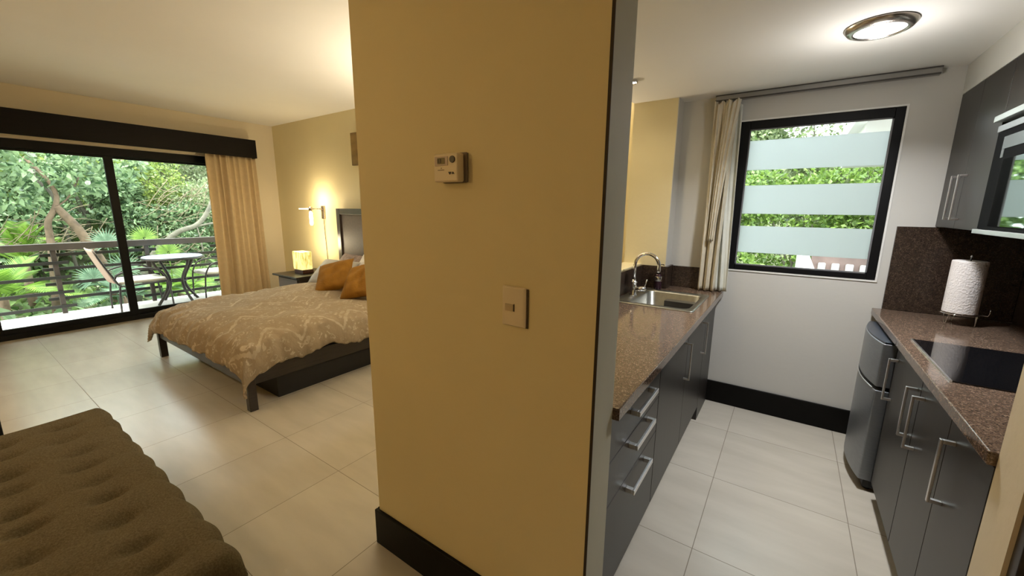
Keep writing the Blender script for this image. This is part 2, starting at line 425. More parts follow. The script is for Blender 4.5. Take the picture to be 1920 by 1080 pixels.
# stub wall on the right at the kitchen entrance, soffit over the wall cabinets
struct('wall_stub', B(0.505, XR, 1.325, 1.468, 0, ZK), WALL_C)
struct('trim_3', B(0.70, XR, 1.47, YB, 2.147, ZK), WALL_W)
struct('door_2', B(0.512, XR-0.01, 1.285, 1.323, 0, 1.98), WENGE, bevel=0.003)
# baseboards
struct('baseboard_back', B(-0.455, 0.62, YB-0.016, YB, 0, 0.172), BLACK_T, bevel=0.003)
bm = nb(); box(bm, -1.393, -0.396, 0.959, 0.975, 0, 0.172); box(bm, -1.393, -1.378, 0.975, 1.125, 0, 0.172)
struct('baseboard_middle', bm, BLACK_T, bevel=0.003)
struct('baseboard_bedroom', B(XL, -1.10, YB-0.015, YB, 0, 0.172), BLACK_T, bevel=0.003)
bm = nb(); box(bm, XL, XL+0.015, 2.86, YB-0.015, 0, 0.172); box(bm, XL, XL+0.015, YF, 0.21, 0, 0.172)
struct('baseboard_left', bm, BLACK_T, bevel=0.003)
struct('baseboard_low', B(-1.115, -1.10, 1.125, YB-0.015, 0, 0.172), BLACK_T, bevel=0.003)

# kitchen window: frame, pane with frosted bands
bm = nb(); y0, y1 = 3.402, 3.46
box(bm, WX0, WX0+0.058, y0, y1, WZ0, WZ1); box(bm, WX1-0.045, WX1, y0, y1, WZ0, WZ1)
box(bm, WX0+0.058, WX1-0.045, y0, y1, WZ0, WZ0+0.038); box(bm, WX0+0.058, WX1-0.045, y0, y1, WZ1-0.055, WZ1)
win = struct('window_1', bm, FRAME_B, bevel=0.003)
bm = nb(); gx0, gx1, gz0, gz1 = WX0+0.058, WX1-0.045, WZ0+0.038, WZ1-0.055
for a in ((gx0, gx0+0.008, gz0, gz1), (gx1-0.008, gx1, gz0, gz1), (gx0, gx1, gz0, gz0+0.008), (gx0, gx1, gz1-0.008, gz1)):
    box(bm, a[0], a[1], 3.408, 3.418, a[2], a[3])
obj('glazing_bead', bm, mat('grey_rubber_bead', (0.16, 0.16, 0.17), 0.5), win)
obj('pane', B(gx0, gx1, 3.430, 3.434, gz0, gz1), PANE, win, label='clear glass between frosted bands')
for (a, b) in ((1.787, 1.987), (1.482, 1.681), (1.203, 1.395)):
    obj('frosted_band', B(gx0+0.002, gx1-0.002, 3.4265, 3.4295, a, b), FROST, win, label='frosted strip on the glass')
# thin pale casing around the frame
bm = nb(); t = 0.010
box(bm, WX0-t, WX0, YB-0.006, YB+0.002, WZ0-t, WZ1+t); box(bm, WX1, WX1+t, YB-0.006, YB+0.002, WZ0-t, WZ1+t)
box(bm, WX0, WX1, YB-0.006, YB+0.002, WZ0-t, WZ0); box(bm, WX0, WX1, YB-0.006, YB+0.002, WZ1, WZ1+t)
struct('trim_4', bm, mat('white_gloss_paint', (0.78, 0.78, 0.75), 0.4))

# sliding balcony door
bm = nb(); fx0, fx1 = -7.165, -7.065
box(bm, fx0, fx1, 0.22, 2.85, 0.0, 0.065); box(bm, fx0, fx1, 0.22, 2.85, 2.10, 2.20)
box(bm, fx0, fx1, 0.22, 0.262, 0.065, 2.10); box(bm, fx0, fx1, 2.80, 2.85, 0.065, 2.10)
d1 = struct('door_1', bm, FRAME_B, bevel=0.004)
def door_leaf(ya, yb, xa, xb, wl, wr):
    bm = nb()
    box(bm, xa, xb, ya, ya+wl, 0.066, 2.098); box(bm, xa, xb, yb-wr, yb, 0.066, 2.098)
    box(bm, xa, xb, ya+wl, yb-wr, 0.066, 0.125); box(bm, xa, xb, ya+wl, yb-wr, 2.075, 2.098)
    o = obj('sliding_leaf', bm, FRAME_B, d1, bevel=0.004)
    obj('pane', B((xa+xb)/2-0.003, (xa+xb)/2+0.003, ya+wl, yb-wr, 0.125, 2.075), PANE, o, label='clear glass')
door_leaf(0.264, 1.485, -7.112, -7.070, 0.075, 0.085)
door_leaf(1.430, 2.798, -7.160, -7.118, 0.055, 0.060)
# recess sill between room floor and door
# ------------------------------------------------------------------ outside: balcony, ground, hill
struct('balcony_floor', B(-8.42, XL-0.205, -1.6, 5.2, -0.20, -0.004), SLAB)
struct('exterior_wall', B(XL-0.35, XL-0.2, YB+0.15, 5.6, -1.6, 3.2), WALL_W)
bm = nb()
def hill_z(x, y):
    d = max(0, -x-8.6)
    return -1.25 + 0.30*d + 0.16*max(0, d-3.0)**1.25 + 0.12*math.sin(y*1.3+d) + 0.08*math.sin(x*2.1-y)
g = {}
for i in range(41):
    for j in range(49):
        x = -8.5 - i*0.42; y = -9 + j*0.5
        g[i, j] = bm.verts.new((x, y, hill_z(x, y)))
for i in range(40):
    for j in range(48): bm.faces.new((g[i, j], g[i+1, j], g[i+1, j+1], g[i, j+1]))
s = struct('ground_hillside', bm, SOIL, smooth=True)
bm = nb(); g = {}
for i in range(50):
    for j in range(40):
        x = -12 + i*0.6; y = 4.4 + j*0.6
        z = -1.4 + 0.06*max(0, y-7) + 0.10*max(0, y-10)**1.5*0.6 + 0.1*math.sin(x*1.1+y)
        g[i, j] = bm.verts.new((x+8, y, z))
for i in range(49):
    for j in range(39): bm.faces.new((g[i, j], g[i+1, j], g[i+1, j+1], g[i, j+1]))
struct('ground_garden', bm, SOIL, smooth=True)

# ================================================================== BEDROOM
# --- bed
bed = thing('bed', 'dark wood king bed frame with tall brown panelled headboard, standing on tiles', 'bed', (-4.14, 2.25, 0))
obj('foot_rail', B(-5.11, -3.17, 1.185, 1.215, 0.20, 0.345), WENGE, bed, bevel=0.004)
obj('side_rail', B(-3.185, -3.155, 1.22, 3.30, 0.20, 0.335), WENGE, bed, bevel=0.004)
obj('side_rail', B(-5.125, -5.095, 1.22, 3.30, 0.20, 0.335), WENGE, bed, bevel=0.004)
for x in (-5.13, -3.20):
    for y in (1.175, 3.24):
        obj('leg', B(x, x+0.058, y, y+0.058, 0.0, 0.35), WENGE, bed, bevel=0.004)
obj('plinth', B(-4.90, -3.23, 1.42, 3.28, 0.0, 0.238), CARCASS, bed)  # added dark block standing in for the shade under the bed
obj('slat_base', B(-5.09, -3.19, 1.22, 3.29, 0.24, 0.29), CARCASS, bed)
obj('mattress', B(-5.06, -3.22, 1.26, 3.28, 0.295, 0.505), MATTRESS, bed, bevel=0.05, seg=4)
hb = nb(); box(hb, -5.25, -5.17, 3.305, 3.365, 0, 1.485); box(hb, -3.11, -3.03, 3.305, 3.365, 0, 1.485); box(hb, -5.17, -3.11, 3.305, 3.365, 1.405, 1.485); box(hb, -5.17, -3.11, 3.305, 3.365, 0.2, 0.30)
h = obj('headboard', hb, mat('dark_brown_headboard_frame', (0.07, 0.055, 0.052), 0.30, vary=0.15, scale=4), bed, bevel=0.005)
obj('headboard_panel', B(-5.17, -3.11, 3.325, 3.355, 0.30, 1.405), HEAD_P, h, label='brown matt panel')

# --- duvet: a draped grid
def duvet():
    nx, ny = 130, 120
    ex0, ex1, ey0, ey1 = -5.10, -3.16, 1.20, 3.22      # edges of what carries it
    hang = 0.20
    top = 0.575
    verts = []; uvs = []
    rr = random.Random(3)
    ph = [rr.uniform(0, 6.28) for _ in range(12)]
    for j in range(ny+1):
        Y = ey0-hang + (ey1-ey0+hang)*j/ny
        for i in range(nx+1):
            X = ex0-hang + (ex1-ex0+2*hang)*i/nx
            dx = max(0, ex0-X, X-ex1); dy = max(0, ey0-Y)
            d = math.hypot(dx, dy)
            # corner cloth: shorten in-plane reach, deepen the hang
            lim = 0.25 + 0.012*math.sin(9*Y+ph[0]) + 0.016*math.sin(11*X+ph[1]) + 0.010*math.sin(23*(X+Y))
            cx = min(max(X, ex0), ex1); cy = max(Y, ey0)
            sx = (1 if X > ex1 else -1 if X < ex0 else 0)
            # inner rounding towards the edges
            inx = min(cx-ex0, ex1-cx); iny = cy-ey0
            rnd = 0.0
            for q in (inx, iny):
                if q < 0.30: rnd += 0.065*(1-q/0.30)**2.2
            z = top - rnd
            em = min(inx, iny); gath = max(0, 1-em/0.22); q2 = (cx if iny < inx else cy)
            z += gath*0.010*math.sin(41*q2+ph[9]+1.5*math.sin(5*q2)) + 0.004*gath*math.sin(83*q2)
            puff = 0.022*math.sin(2.2*cx+ph[2])*math.sin(2.7*cy+ph[3]) + 0.012*math.sin(6.1*cx+2.3*cy+ph[4]) + 0.008*math.sin(4.2*cx-9.5*cy+ph[5]) + 0.005*math.sin(17*cx+6*cy+ph[6])
            z += puff*min(1, d*0+1)
            # sag into hang
            ox = oy = 0
            if d > 0:
                t = min(d/hang, 1.55)
                drop = 0.195*(t**0.9 if t < 1 else t**1.25) * (1 + 0.06*math.sin(14*(cx-cy)+ph[7]))
                bulge = 0.055*math.sin(min(1, t)*math.pi*0.62)
                q_ = (cx if dy > dx else cy); fold = 0.012*t*math.sin(19*q_+ph[8]) + 0.010*t*math.sin(41*q_+ph[9]+1.5*math.sin(5*q_)) + 0.005*t*math.sin(83*q_+2*math.sin(7*q_))
                k = bulge + fold + 0.012
                ux, uy = (dx/d)*sx, -(dy/d)
                ox, oy = ux*k, uy*k
                if dx > 0 and dy > 0:
                    w = min(dx, dy)/hang
                    ox += sx*0.05*w; oy -= 0.05*w
                    # crease: cloth of the corner folds together
                z -= drop
            verts.append((cx+ox, cy+oy, z)); uvs.append((X, Y))
    faces = []
    for j in range(ny):
        for i in range(nx):
            a = j*(nx+1)+i
            faces.append((a, a+1, a+nx+2, a+nx+1))
    me = bpy.data.meshes.new('duvet'); me.from_pydata(verts, [], faces)
    uvl = me.uv_layers.new(name='cloth')
    for l in me.loops: uvl.data[l.index].uv = uvs[l.vertex_index]
    o = mesh_obj('duvet', me, duvet_mat(), None, smooth=True)
    s = o.modifiers.new('solid', 'SOLIDIFY'); s.thickness = 0.02; s.offset = -1
    return o
tag(duvet(), 'taupe and cream ikat patterned duvet spread over the bed', 'duvet')

# --- pillows
def pillow(name, label, cat, size, loc, rot, m, group=None, pinch=0.22, wr=0.012, seed=1):
    w, h, t = size; n = 22; rr = random.Random(seed); ph = [rr.uniform(0, 6.28) for _ in range(6)]
    bm = nb(); top = {}; bot = {}
    for j in range(n+1):
        for i in range(n+1):
            u = -1+2*i/n; v = -1+2*j/n
            e = (1-u*u)*(1-v*v)
            th = max(0, e)**0.42
            px = u*w/2*(1-pinch*0.5*(1-abs(u))*0 - pinch*0.30*(v*v)*0 ) ; py = v*h/2
            # sides bow inwards between pointed corners
            px *= 1 - pinch*0.35*(1-v*v)*abs(u)**3; py *= 1 - pinch*0.35*(1-u*u)*abs(v)**3
            z = t/2*th + wr*e*(math.sin(5*u+3*v+ph[0]) + 0.6*math.sin(9*v-4*u+ph[1]) + 0.4*math.sin(13*u+ph[2]))
            z2 = -t/2*th*0.85 + 0.5*wr*e*math.sin(4*u+ph[3])
            top[i, j] = bm.verts.new((px, py, z))
            bot[i, j] = top[i, j] if (i in (0, n) or j in (0, n)) else bm.verts.new((px, py, z2))
    for j in range(n):
        for i in range(n):
            bm.faces.new((top[i, j], top[i+1, j], top[i+1, j+1], top[i, j+1]))
            try: bm.faces.new((bot[i, j], bot[i, j+1], bot[i+1, j+1], bot[i+1, j]))
            except ValueError: pass
    bmesh.ops.transform(bm, matrix=Matrix.Translation(loc) @ Matrix.Rotation(R(rot[2]), 4, 'Z') @ Matrix.Rotation(R(rot[0]), 4, 'X') @ Matrix.Rotation(R(rot[1]), 4, 'Z'), verts=bm.verts)
    return tag(obj(name, bm, m, smooth=True), label, cat, group)
pillow('pillow', 'white cotton sleeping pillow leaning on the headboard behind the mustard cushions', 'pillow', (0.70, 0.46, 0.17), (-4.12, 3.08, 0.79), (54, 0, 0), PILLOW_W, seed=2)
pillow('pillow', 'pale grey pillow at the nightstand end, behind the left mustard cushion', 'pillow', (0.64, 0.40, 0.17), (-4.64, 2.84, 0.70), (42, 0, 8), PILLOW_G, seed=3)
pillow('pillow', 'mauve taupe pillow propped highest between the nightstand and white pillow', 'pillow', (0.66, 0.40, 0.13), (-4.70, 3.10, 0.735), (50, 0, -4), PILLOW_M, seed=4)
pillow('cushion', 'mustard velvet throw cushion on the side of the nightstand', 'cushion', (0.43, 0.43, 0.16), (-4.25, 2.60, 0.725), (44, 20, 18), MUSTARD, 'mustard throw cushions', seed=5)
pillow('cushion', 'mustard velvet throw cushion partly hidden by the yellow wall', 'cushion', (0.45, 0.45, 0.17), (-3.70, 2.58, 0.735), (46, 18, 6), MUSTARD, 'mustard throw cushions', seed=6)

# --- nightstand, table lamp
ns = thing('nightstand', 'dark wood nightstand between the curtain and the bed, carrying a lamp', 'nightstand', (-5.70, 3.07, 0))
obj('top', B(-6.03, -5.38, 2.74, 3.38, 0.545, 0.57), WENGE, ns, bevel=0.003, label='glossy dark top')
obj('body', B(-5.98, -5.42, 2.80, 3.37, 0.10, 0.545), WENGE, ns, bevel=0.003)
obj('drawer', B(-5.95, -5.45, 2.784, 2.798, 0.33, 0.52), mat('grey_brown_drawer_front', (0.14, 0.115, 0.11), 0.4, vary=0.1), ns, bevel=0.003)
obj('drawer', B(-5.95, -5.45, 2.784, 2.798, 0.13, 0.31), bpy.data.materials['grey_brown_drawer_front'], ns, bevel=0.003)
for x in (-5.98, -5.47):
    for y in (2.80, 3.32): obj('leg', B(x, x+0.05, y, y+0.05, 0, 0.10), WENGE, ns)
lamp = thing('table_lamp', 'glowing yellow onyx block lamp on a dark stone base, standing on the nightstand', 'lamp', (-5.70, 3.02, 0.57))
bm = nb(); box(bm, -5.815, -5.590, 2.950, 3.11, 0.571, 0.625)
obj('base', bm, mat('brown_stone_base', (0.10, 0.045, 0.03), 0.4, vary=0.5, scale=40), lamp, bevel=0.006)
bm = nb(); box(bm, -5.83, -5.600, 2.945, 3.105, 0.626, 0.880)
for v in bm.verts:
    if v.co.z > 0.8: v.co.x += 0.006*(1 if v.co.y > 3 else -0.4)
obj('shade', bm, alabaster_mat(), lamp, bevel=0.012, seg=3, label='glowing veined yellow stone')
pl = bpy.data.lights.new('table_lamp_light', 'POINT'); pl.energy = 14; pl.color = (1, 0.84, 0.55); pl.shadow_soft_size = 0.1
po = bpy.data.objects.new('table_lamp_light', pl); COL.objects.link(po); po.location = (-5.71, 3.02, 0.97)

# --- wall sconce
sc_ = thing('wall_sconce', 'brass swing arm wall lamp with a glowing tube bulb beside the headboard', 'lamp', (-5.70, 3.40, 1.43))
obj('wall_plate', B(-5.735, -5.665, 3.376, 3.399, 1.33, 1.52), NICKEL, sc_, bevel=0.006)
bm = nb(); tube(bm, [(-5.70, 3.376, 1.475), (-5.70, 3.32, 1.475)], 0.011); tube(bm, [(-5.70, 3.32, 1.475), (-5.70, 3.20, 1.475)], 0.008)
obj('arm', bm, NICKEL, sc_, smooth=True)
bm = nb(); tube(bm, [(-5.72, 3.20, 1.475), (-5.93, 3.16, 1.475)], 0.010)
obj('shade_rod', bm, emit('warm_lit_rod', (1.0, 0.85, 0.6), 1.6), sc_, smooth=True, label='lit horizontal rod')
bm = nb(); lathe(bm, [(0.0, 1.50), (0.026, 1.50), (0.026, 1.455), (0.016, 1.44), (0, 1.44)], -5.70, 3.20, 16)
obj('socket', bm, NICKEL, sc_, smooth=True)
bm = nb(); lathe(bm, [(0, 1.438), (0.02, 1.43), (0.024, 1.40), (0.024, 1.27), (0.015, 1.245), (0, 1.24)], -5.70, 3.20, 16)
obj('bulb', bm, BULB, sc_, smooth=True, label='glowing tube bulb')
bm = nb(); tube(bm, smooth_path([(-5.70, 3.388, 1.335), (-5.697, 3.39, 1.1), (-5.685, 3.39, 0.85), (-5.68, 3.39, 0.60)]), 0.0045, 6)
obj('cord', bm, mat('brown_cord', (0.12, 0.07, 0.03), 0.6), sc_, smooth=True)
pl = bpy.data.lights.new('sconce_light', 'POINT'); pl.energy = 9; pl.color = (1, 0.80, 0.5); pl.shadow_soft_size = 0.025
po = bpy.data.objects.new('sconce_light', pl); COL.objects.link(po); po.location = (-5.70, 3.17, 1.60)
# added bowl uplighter, unseen behind the yellow partition, to brighten ceiling and walls
ul = thing('added_uplighter', 'added white bowl uplighter beyond the headboard, unseen behind the yellow partition', 'lamp', (-2.55, 3.28, 1.75))
bm = nb(); lathe(bm, [(0.02, 1.70), (0.07, 1.715), (0.105, 1.75), (0.115, 1.80)], -2.55, 3.28, 32)
obj('bowl', bm, WHITE_PL, ul, smooth=True, solid=0.004)
obj('wall_plate', B(-2.59, -2.51, 3.375, 3.399, 1.68, 1.78), NICKEL, ul, bevel=0.004)
room_lamp('added_uplighter_light', (-2.55, 3.26, 1.79), 76, 0.18, (1, 0.87, 0.66), 175, (0, 0, 1))

# --- canvas
cv = obj('wall_canvas', B(-4.895, -4.48, 3.365, 3.398, 2.045, 2.455), CANVAS, bevel=0.004)
tag(cv, 'small brown and gold canvas hung high on the wall above the bed', 'picture')

# --- curtain and pelmet
def curtain_sheet(name, m, p0, p1, z0, z1, waves, amp, normal, top_squeeze=1.0, seed=0, nx=220, nz=26, parent=None, lean=0.0, thick=0.004):
    rr = random.Random(seed); ph = [rr.uniform(0, 6.28) for _ in range(8)]
    P0, P1, N = Vector(p0), Vector(p1), Vector(normal)
    vs_ = []; fs = []
    for j in range(nz+1):
        t = j/nz; z = z0 + (z1-z0)*t
        sq = 1 + (top_squeeze-1)*t
        for i in range(nx+1):
            u = i/nx
            uu = u + 0.018*math.sin(2*math.pi*u*3+ph[0]) + 0.010*(1-t)*math.sin(6*u+3*t+ph[1])
            c = 0.5 + (u-0.5)*sq
            base = P0.lerp(P1, c)
            a = amp*(0.75+0.25*math.sin(2*math.pi*u*2.3+ph[2]))*(0.72+0.28*(1-t))
            w = math.sin(2*math.pi*waves*uu+ph[3]*0+0.25*math.sin(3*t+ph[4]))
            w2 = 0.25*math.sin(2*math.pi*waves*2*uu+ph[5])*(1-t)
            off = a*(w+w2)
            v = base + N*off; v.z = z + 0.003*w
            v += (P1-P0).normalized()*(0.012*math.sin(2*math.pi*waves*uu*1.0+1.2)*(1-0.5*t) + lean*(1-t))
            vs_.append(v)
    for j in range(nz):
        for i in range(nx):
            a = j*(nx+1)+i; fs.append((a, a+1, a+nx+2, a+nx+1))
    me = bpy.data.meshes.new(name); me.from_pydata(vs_, [], fs)
    o = mesh_obj(name, me, m, parent, smooth=True)
    s = o.modifiers.new('solid', 'SOLIDIFY'); s.thickness = thick; s.offset = 0
    return o
c = curtain_sheet('curtain', CURT_B, (-6.885, 2.37, 0), (-6.885, 3.075, 0), 0.015, 2.26, 8, 0.042, (1, 0, 0), 0.93, 4)
tag(c, 'beige floor length curtain drawn to the right of the balcony door', 'curtain')
pm = thing('pelmet', 'long black wooden pelmet box above the balcony door', 'pelmet', (-6.88, 1.4, 2.2))
obj('front_board', B(-6.80, -6.775, -0.35, 3.045, 2.215, 2.475), VALANCE_M, pm, bevel=0.003)
obj('top_board', B(-6.978, -6.80, -0.35, 3.045, 2.45, 2.475), VALANCE_M, pm)
obj('end_board', B(-6.978, -6.80, 3.02, 3.045, 2.215, 2.45), VALANCE_M, pm)
obj('end_board', B(-6.978, -6.80, -0.35, -0.325, 2.215, 2.45), VALANCE_M, pm)

# --- futon
def futon():
    f = thing('futon', 'brown tufted futon mattress on a black base in the near left corner', 'futon', (-2.17, -0.1, 0))
    x0, x1, y0, y1, zt = -3.03, -1.315, -0.76, 0.43, 0.425
    seams = [x0] + [-2.85, -2.685, -2.51, -2.336, -2.164, -2.0, -1.82, -1.63, -1.465] + [x1]
    rows = [0.24, 0.04, -0.16, -0.36, -0.56]
    nx, ny = 230, 150
    vs_ = []; fs = []
    rj = random.Random(5)
    tuft = [(sx+rj.uniform(-.012, .012), ry+rj.uniform(-.012, .012), rj.uniform(.7, 1.2)) for sx in seams[1:-1] for ry in rows]
    def top(x, y):
        k = 0
        while k < len(seams)-2 and x > seams[k+1]: k += 1
        a, b = seams[k], seams[k+1]; u = (x-a)/(b-a)
        e = min(y-y0, y1-y)
        chan = math.sqrt(max(0, 1-(2*u-1)**2))          # rounded channel
        amp = 0.003 + 0.020*math.exp(-max(e, 0)/0.045)
        z = zt - amp*(1-chan)
        for tx, ty, s in tuft:
            ddx, ddy = abs(x-tx), abs(y-ty)
            if ddx < 0.12 and ddy < 0.16:
                z -= s*0.034*math.exp(-(ddx/0.028)**2 - (ddy/0.048)**2)
        z += 0.004*math.sin(9*x+5*y) + 0.003*math.sin(21*x-8*y)
        # rounded rim
        for q in (x-x0, x1-x, y-y0, y1-y):
            if q < 0.05: z -= 0.045*(1-q/0.05)**2
        return z
    def clampw(v, a, b): return max(a, min(b, v))
    for j in range(ny+1):
        for i in range(nx+1):
            x = x0+(x1-x0)*i/nx; y = y0+(y1-y0)*j/ny
            k = 0
            while k < len(seams)-2 and x > seams[k+1]: k += 1
            u = (x-seams[k])/(seams[k+1]-seams[k]); sc_in = 0.016*(1-math.sqrt(max(0, 1-(2*u-1)**2)))
            yy = y - sc_in*max(0, 1-(y1-y)/0.06) if y > y1-0.06 else y
            vs_.append((x, yy, top(x, y)))
    for j in range(ny):
        for i in range(nx):
            a = j*(nx+1)+i; fs.append((a, a+1, a+nx+2, a+nx+1))
    n0 = len(vs_)
    # skirt down
    ring = [j for j in range(nx+1)] + [j*(nx+1)+nx for j in range(1, ny+1)] + [ny*(nx+1)+i for i in range(nx-1, -1, -1)] + [j*(nx+1) for j in range(ny-1, 0, -1)]
    prev = ring
    for zz, o in ((0.33, 0.006), (0.27, -0.012)):
        new = []
        for r in ring:
            x, y, z = vs_[r]
            x2 = x + (o if x > x1-0.02 else -o if x < x0+0.02 else 0); y2 = y + (o if y > y1-0.03 else -o if y < y0+0.03 else 0)
            new.append(len(vs_)); vs_.append((x2, y2, zz))
        for a in range(len(ring)):
            b = (a+1) % len(ring)
            fs.append((prev[a], new[a], new[b], prev[b]))
        prev = new
    fs.append(tuple(prev[::-1]))
    me = bpy.data.meshes.new('mattress'); me.from_pydata(vs_, [], fs)
    mesh_obj('mattress', me, FUTON, f, smooth=True)
    obj('base', B(x0+0.03, x1-0.004, y0+0.03, y1-0.012, 0.06, 0.268), FUTON_D, f, bevel=0.01)
    for x in (x0+0.06, x1-0.10):
        for y in (y0+0.06, y1-0.12): obj('leg', B(x, x+0.05, y, y+0.05, 0, 0.06), FUTON_D, f)
    obj('arm_frame', B(-3.155, -3.085, -0.72, 0.075, 0.0, 0.50), FUTON_D, f, bevel=0.004, label='black end panel')
    return f
futon()

# --- thermostat and light switch on the yellow partition
th = thing('thermostat', 'ivory plastic thermostat with small display on the yellow partition wall', 'thermostat', (-0.89, 0.975, 1.62))
obj('back_plate', B(-0.935, -0.832, 0.966, 0.9745, 1.578, 1.668), mat('grey_brown_plastic', (0.20, 0.16, 0.12), 0.5), th, bevel=0.004)
bm = nb(); box(bm, -0.942, -0.841, 0.935, 0.966, 1.580, 1.664)
obj('cover', bm, WHITE_PL, th, bevel=0.006, seg=3)
yf = 0.9345
obj('display_surround', B(-0.934, -0.880, yf-0.0012, yf+0.001, 1.628, 1.655), mat('pinkish_bezel', (0.52, 0.42, 0.36), 0.4), th, bevel=0.0008)
dsp = obj('display', B(-0.922, -0.892, yf-0.0022, yf-0.0012, 1.633, 1.651), mat('olive_display', (0.16, 0.13, 0.045), 0.3), th)
bm = nb(); box(bm, -0.920, -0.9165, yf-0.003, yf-0.0022, 1.636, 1.648); box(bm, -0.914, -0.906, yf-0.003, yf-0.0022, 1.646, 1.648); box(bm, -0.914, -0.906, yf-0.003, yf-0.0022, 1.641, 1.643); box(bm, -0.908, -0.906, yf-0.003, yf-0.0022, 1.638, 1.648); box(bm, -0.914, -0.906, yf-0.003, yf-0.0022, 1.636, 1.638)
obj('digit', bm, mat('dark_lcd', (0.03, 0.012, 0.01), 0.4), dsp)
bm = nb(); lathe(bm, [(0, 0.003), (0.0098, 0.003), (0.0105, 0.0), (0.0, 0.0)], 0, 0, 20)
bmesh.ops.transform(bm, matrix=Matrix.Translation((-0.861, yf-0.0005, 1.645)) @ Matrix.Rotation(R(90), 4, 'X'), verts=bm.verts)
obj('emblem_button', bm, mat('black_round_emblem', (0.03, 0.022, 0.02), 0.4), th)
bm = nb()
for cx_, s in ((-0.872, -1), (-0.859, 1)):
    tri = [(cx_, yf-0.0022, 1.609), (cx_-0.0052, yf-0.0022, 1.6025), (cx_+0.0052, yf-0.0022, 1.6025)] if s > 0 else [(cx_, yf-0.0022, 1.601), (cx_+0.0052, yf-0.0022, 1.6085), (cx_-0.0052, yf-0.0022, 1.6085)]
    a = [bm.verts.new(v) for v in tri]; b = [bm.verts.new((v[0], yf+0.001, v[2])) for v in tri]
    bm.faces.new(a); bm.faces.new(b[::-1])
    for k in range(3): bm.faces.new((a[k], b[k], b[(k+1) % 3], a[(k+1) % 3]))
obj('arrow_button', bm, mat('dark_arrow', (0.02, 0.015, 0.01), 0.5), th)
bm = nb(); box(bm, -0.922, -0.896, yf-0.0008, yf+0.001, 1.6145, 1.6163); box(bm, -0.9085, -0.9065, yf-0.0008, yf+0.001, 1.619, 1.6225)
obj('maker_mark', bm, mat('faint_print', (0.22, 0.16, 0.09), 0.6), th)
sw = thing('light_switch', 'ivory light switch plate with a single rocker on the yellow partition wall', 'switch', (-0.66, 0.975, 1.21))
obj('back_box', B(-0.693, -0.608, 0.9705, 0.9745, 1.152, 1.270), mat('dark_gap_plastic', (0.06, 0.04, 0.02), 0.6), sw)
bm = nb(); v = box(bm, -0.697, -0.612, 0.962, 0.9705, 1.152, 1.275)
for q in bm.verts:
    if q.co.y < 0.965: q.co.x += 0.004 if q.co.x < -0.65 else -0.010; q.co.z += 0.004 if q.co.z < 1.2 else -0.004
obj('plate', bm, WHITE_PL, sw, bevel=0.002)
obj('rocker', B(-0.682, -0.652, 0.9585, 0.9625, 1.201, 1.222), mat('ivory_rocker', (0.50, 0.42, 0.28), 0.4), sw, bevel=0.0012)
obj('rocker_slot', B(-0.6515, -0.6495, 0.9605, 0.9625, 1.200, 1.223), mat('dark_slot', (0.03, 0.02, 0.01), 0.5), sw)

# --- ceiling downlights; the three bedroom ones are added out of view for fill
def downlight(x, y, z, label, power, r=0.085, em=DOWNL, group=None, col=(1, 0.74, 0.42), spread=170):
    t = thing('ceiling_downlight', label, 'ceiling lamp', (x, y, z), group)
    bm = nb(); lathe(bm, [(r*0.80, z-0.001), (r, z-0.001), (r*1.02, z-0.008), (r*0.96, z-0.014), (r*0.80, z-0.012), (r*0.80, z-0.001)], x, y, 32)
    obj('ring', bm, NICKEL, t, smooth=True)
    bm = nb(); lathe(bm, [(0, z-0.009), (r*0.79, z-0.009), (r*0.79, z-0.002), (0, z-0.002)], x, y, 32)
    obj('lens', bm, em, t, label='glowing lens')
    room_lamp('lamp_light', (x, y, z-0.03), power, r*1.5, col, spread)
    return t

downlight(-2.3, -1.1, ZC, 'round recessed ceiling lamp added out of view above the futon, nickel ring', 4, 0.10, group='added bedroom downlights', col=(1, 0.62, 0.28))
downlight(-4.4, -0.9, ZC, 'round recessed ceiling lamp added out of view near the balcony end of the room, nickel ring', 18, 0.10, group='added bedroom downlights')
downlight(-0.3, -1.2, ZC, 'round recessed ceiling lamp added out of view behind the camera, nickel ring', 1.2, 0.10, group='added bedroom downlights', col=(1, 0.62, 0.28))

# added standing lamp, out of view, to light this side of the partition
fl = thing('added_floor_lamp', 'slim standing lamp with a cream drum shade, added out of view behind the futon', 'added lamp', (-2.6, -1.75, 0))
bm = nb(); lathe(bm, [(0, 0), (0.15, 0), (0.15, 0.015), (0.02, 0.03), (0, 0.03)], -2.6, -1.75, 32); obj('base', bm, NICKEL, fl, smooth=True)
bm = nb(); tube(bm, [(-2.6, -1.75, 0.02), (-2.6, -1.75, 1.52)], 0.012, 10); obj('pole', bm, NICKEL, fl, smooth=True)
bm = nb(); lathe(bm, [(0.19, 1.45), (0.15, 1.75)], -2.6, -1.75, 40)
obj('shade', bm, emit('cream_lit_shade', (1.0, 0.66, 0.3), 1.2), fl, smooth=True, solid=0.003)
for z, e_ in ((1.86, 34), ):
    ll = bpy.data.lights.new('added_floor_lamp_light', 'POINT'); ll.energy = e_; ll.color = (1, 0.69, 0.25); ll.shadow_soft_size = 0.12
    lo_ = bpy.data.objects.new('added_floor_lamp_light', ll); COL.objects.link(lo_); lo_.location = (-2.6, -1.75, z)

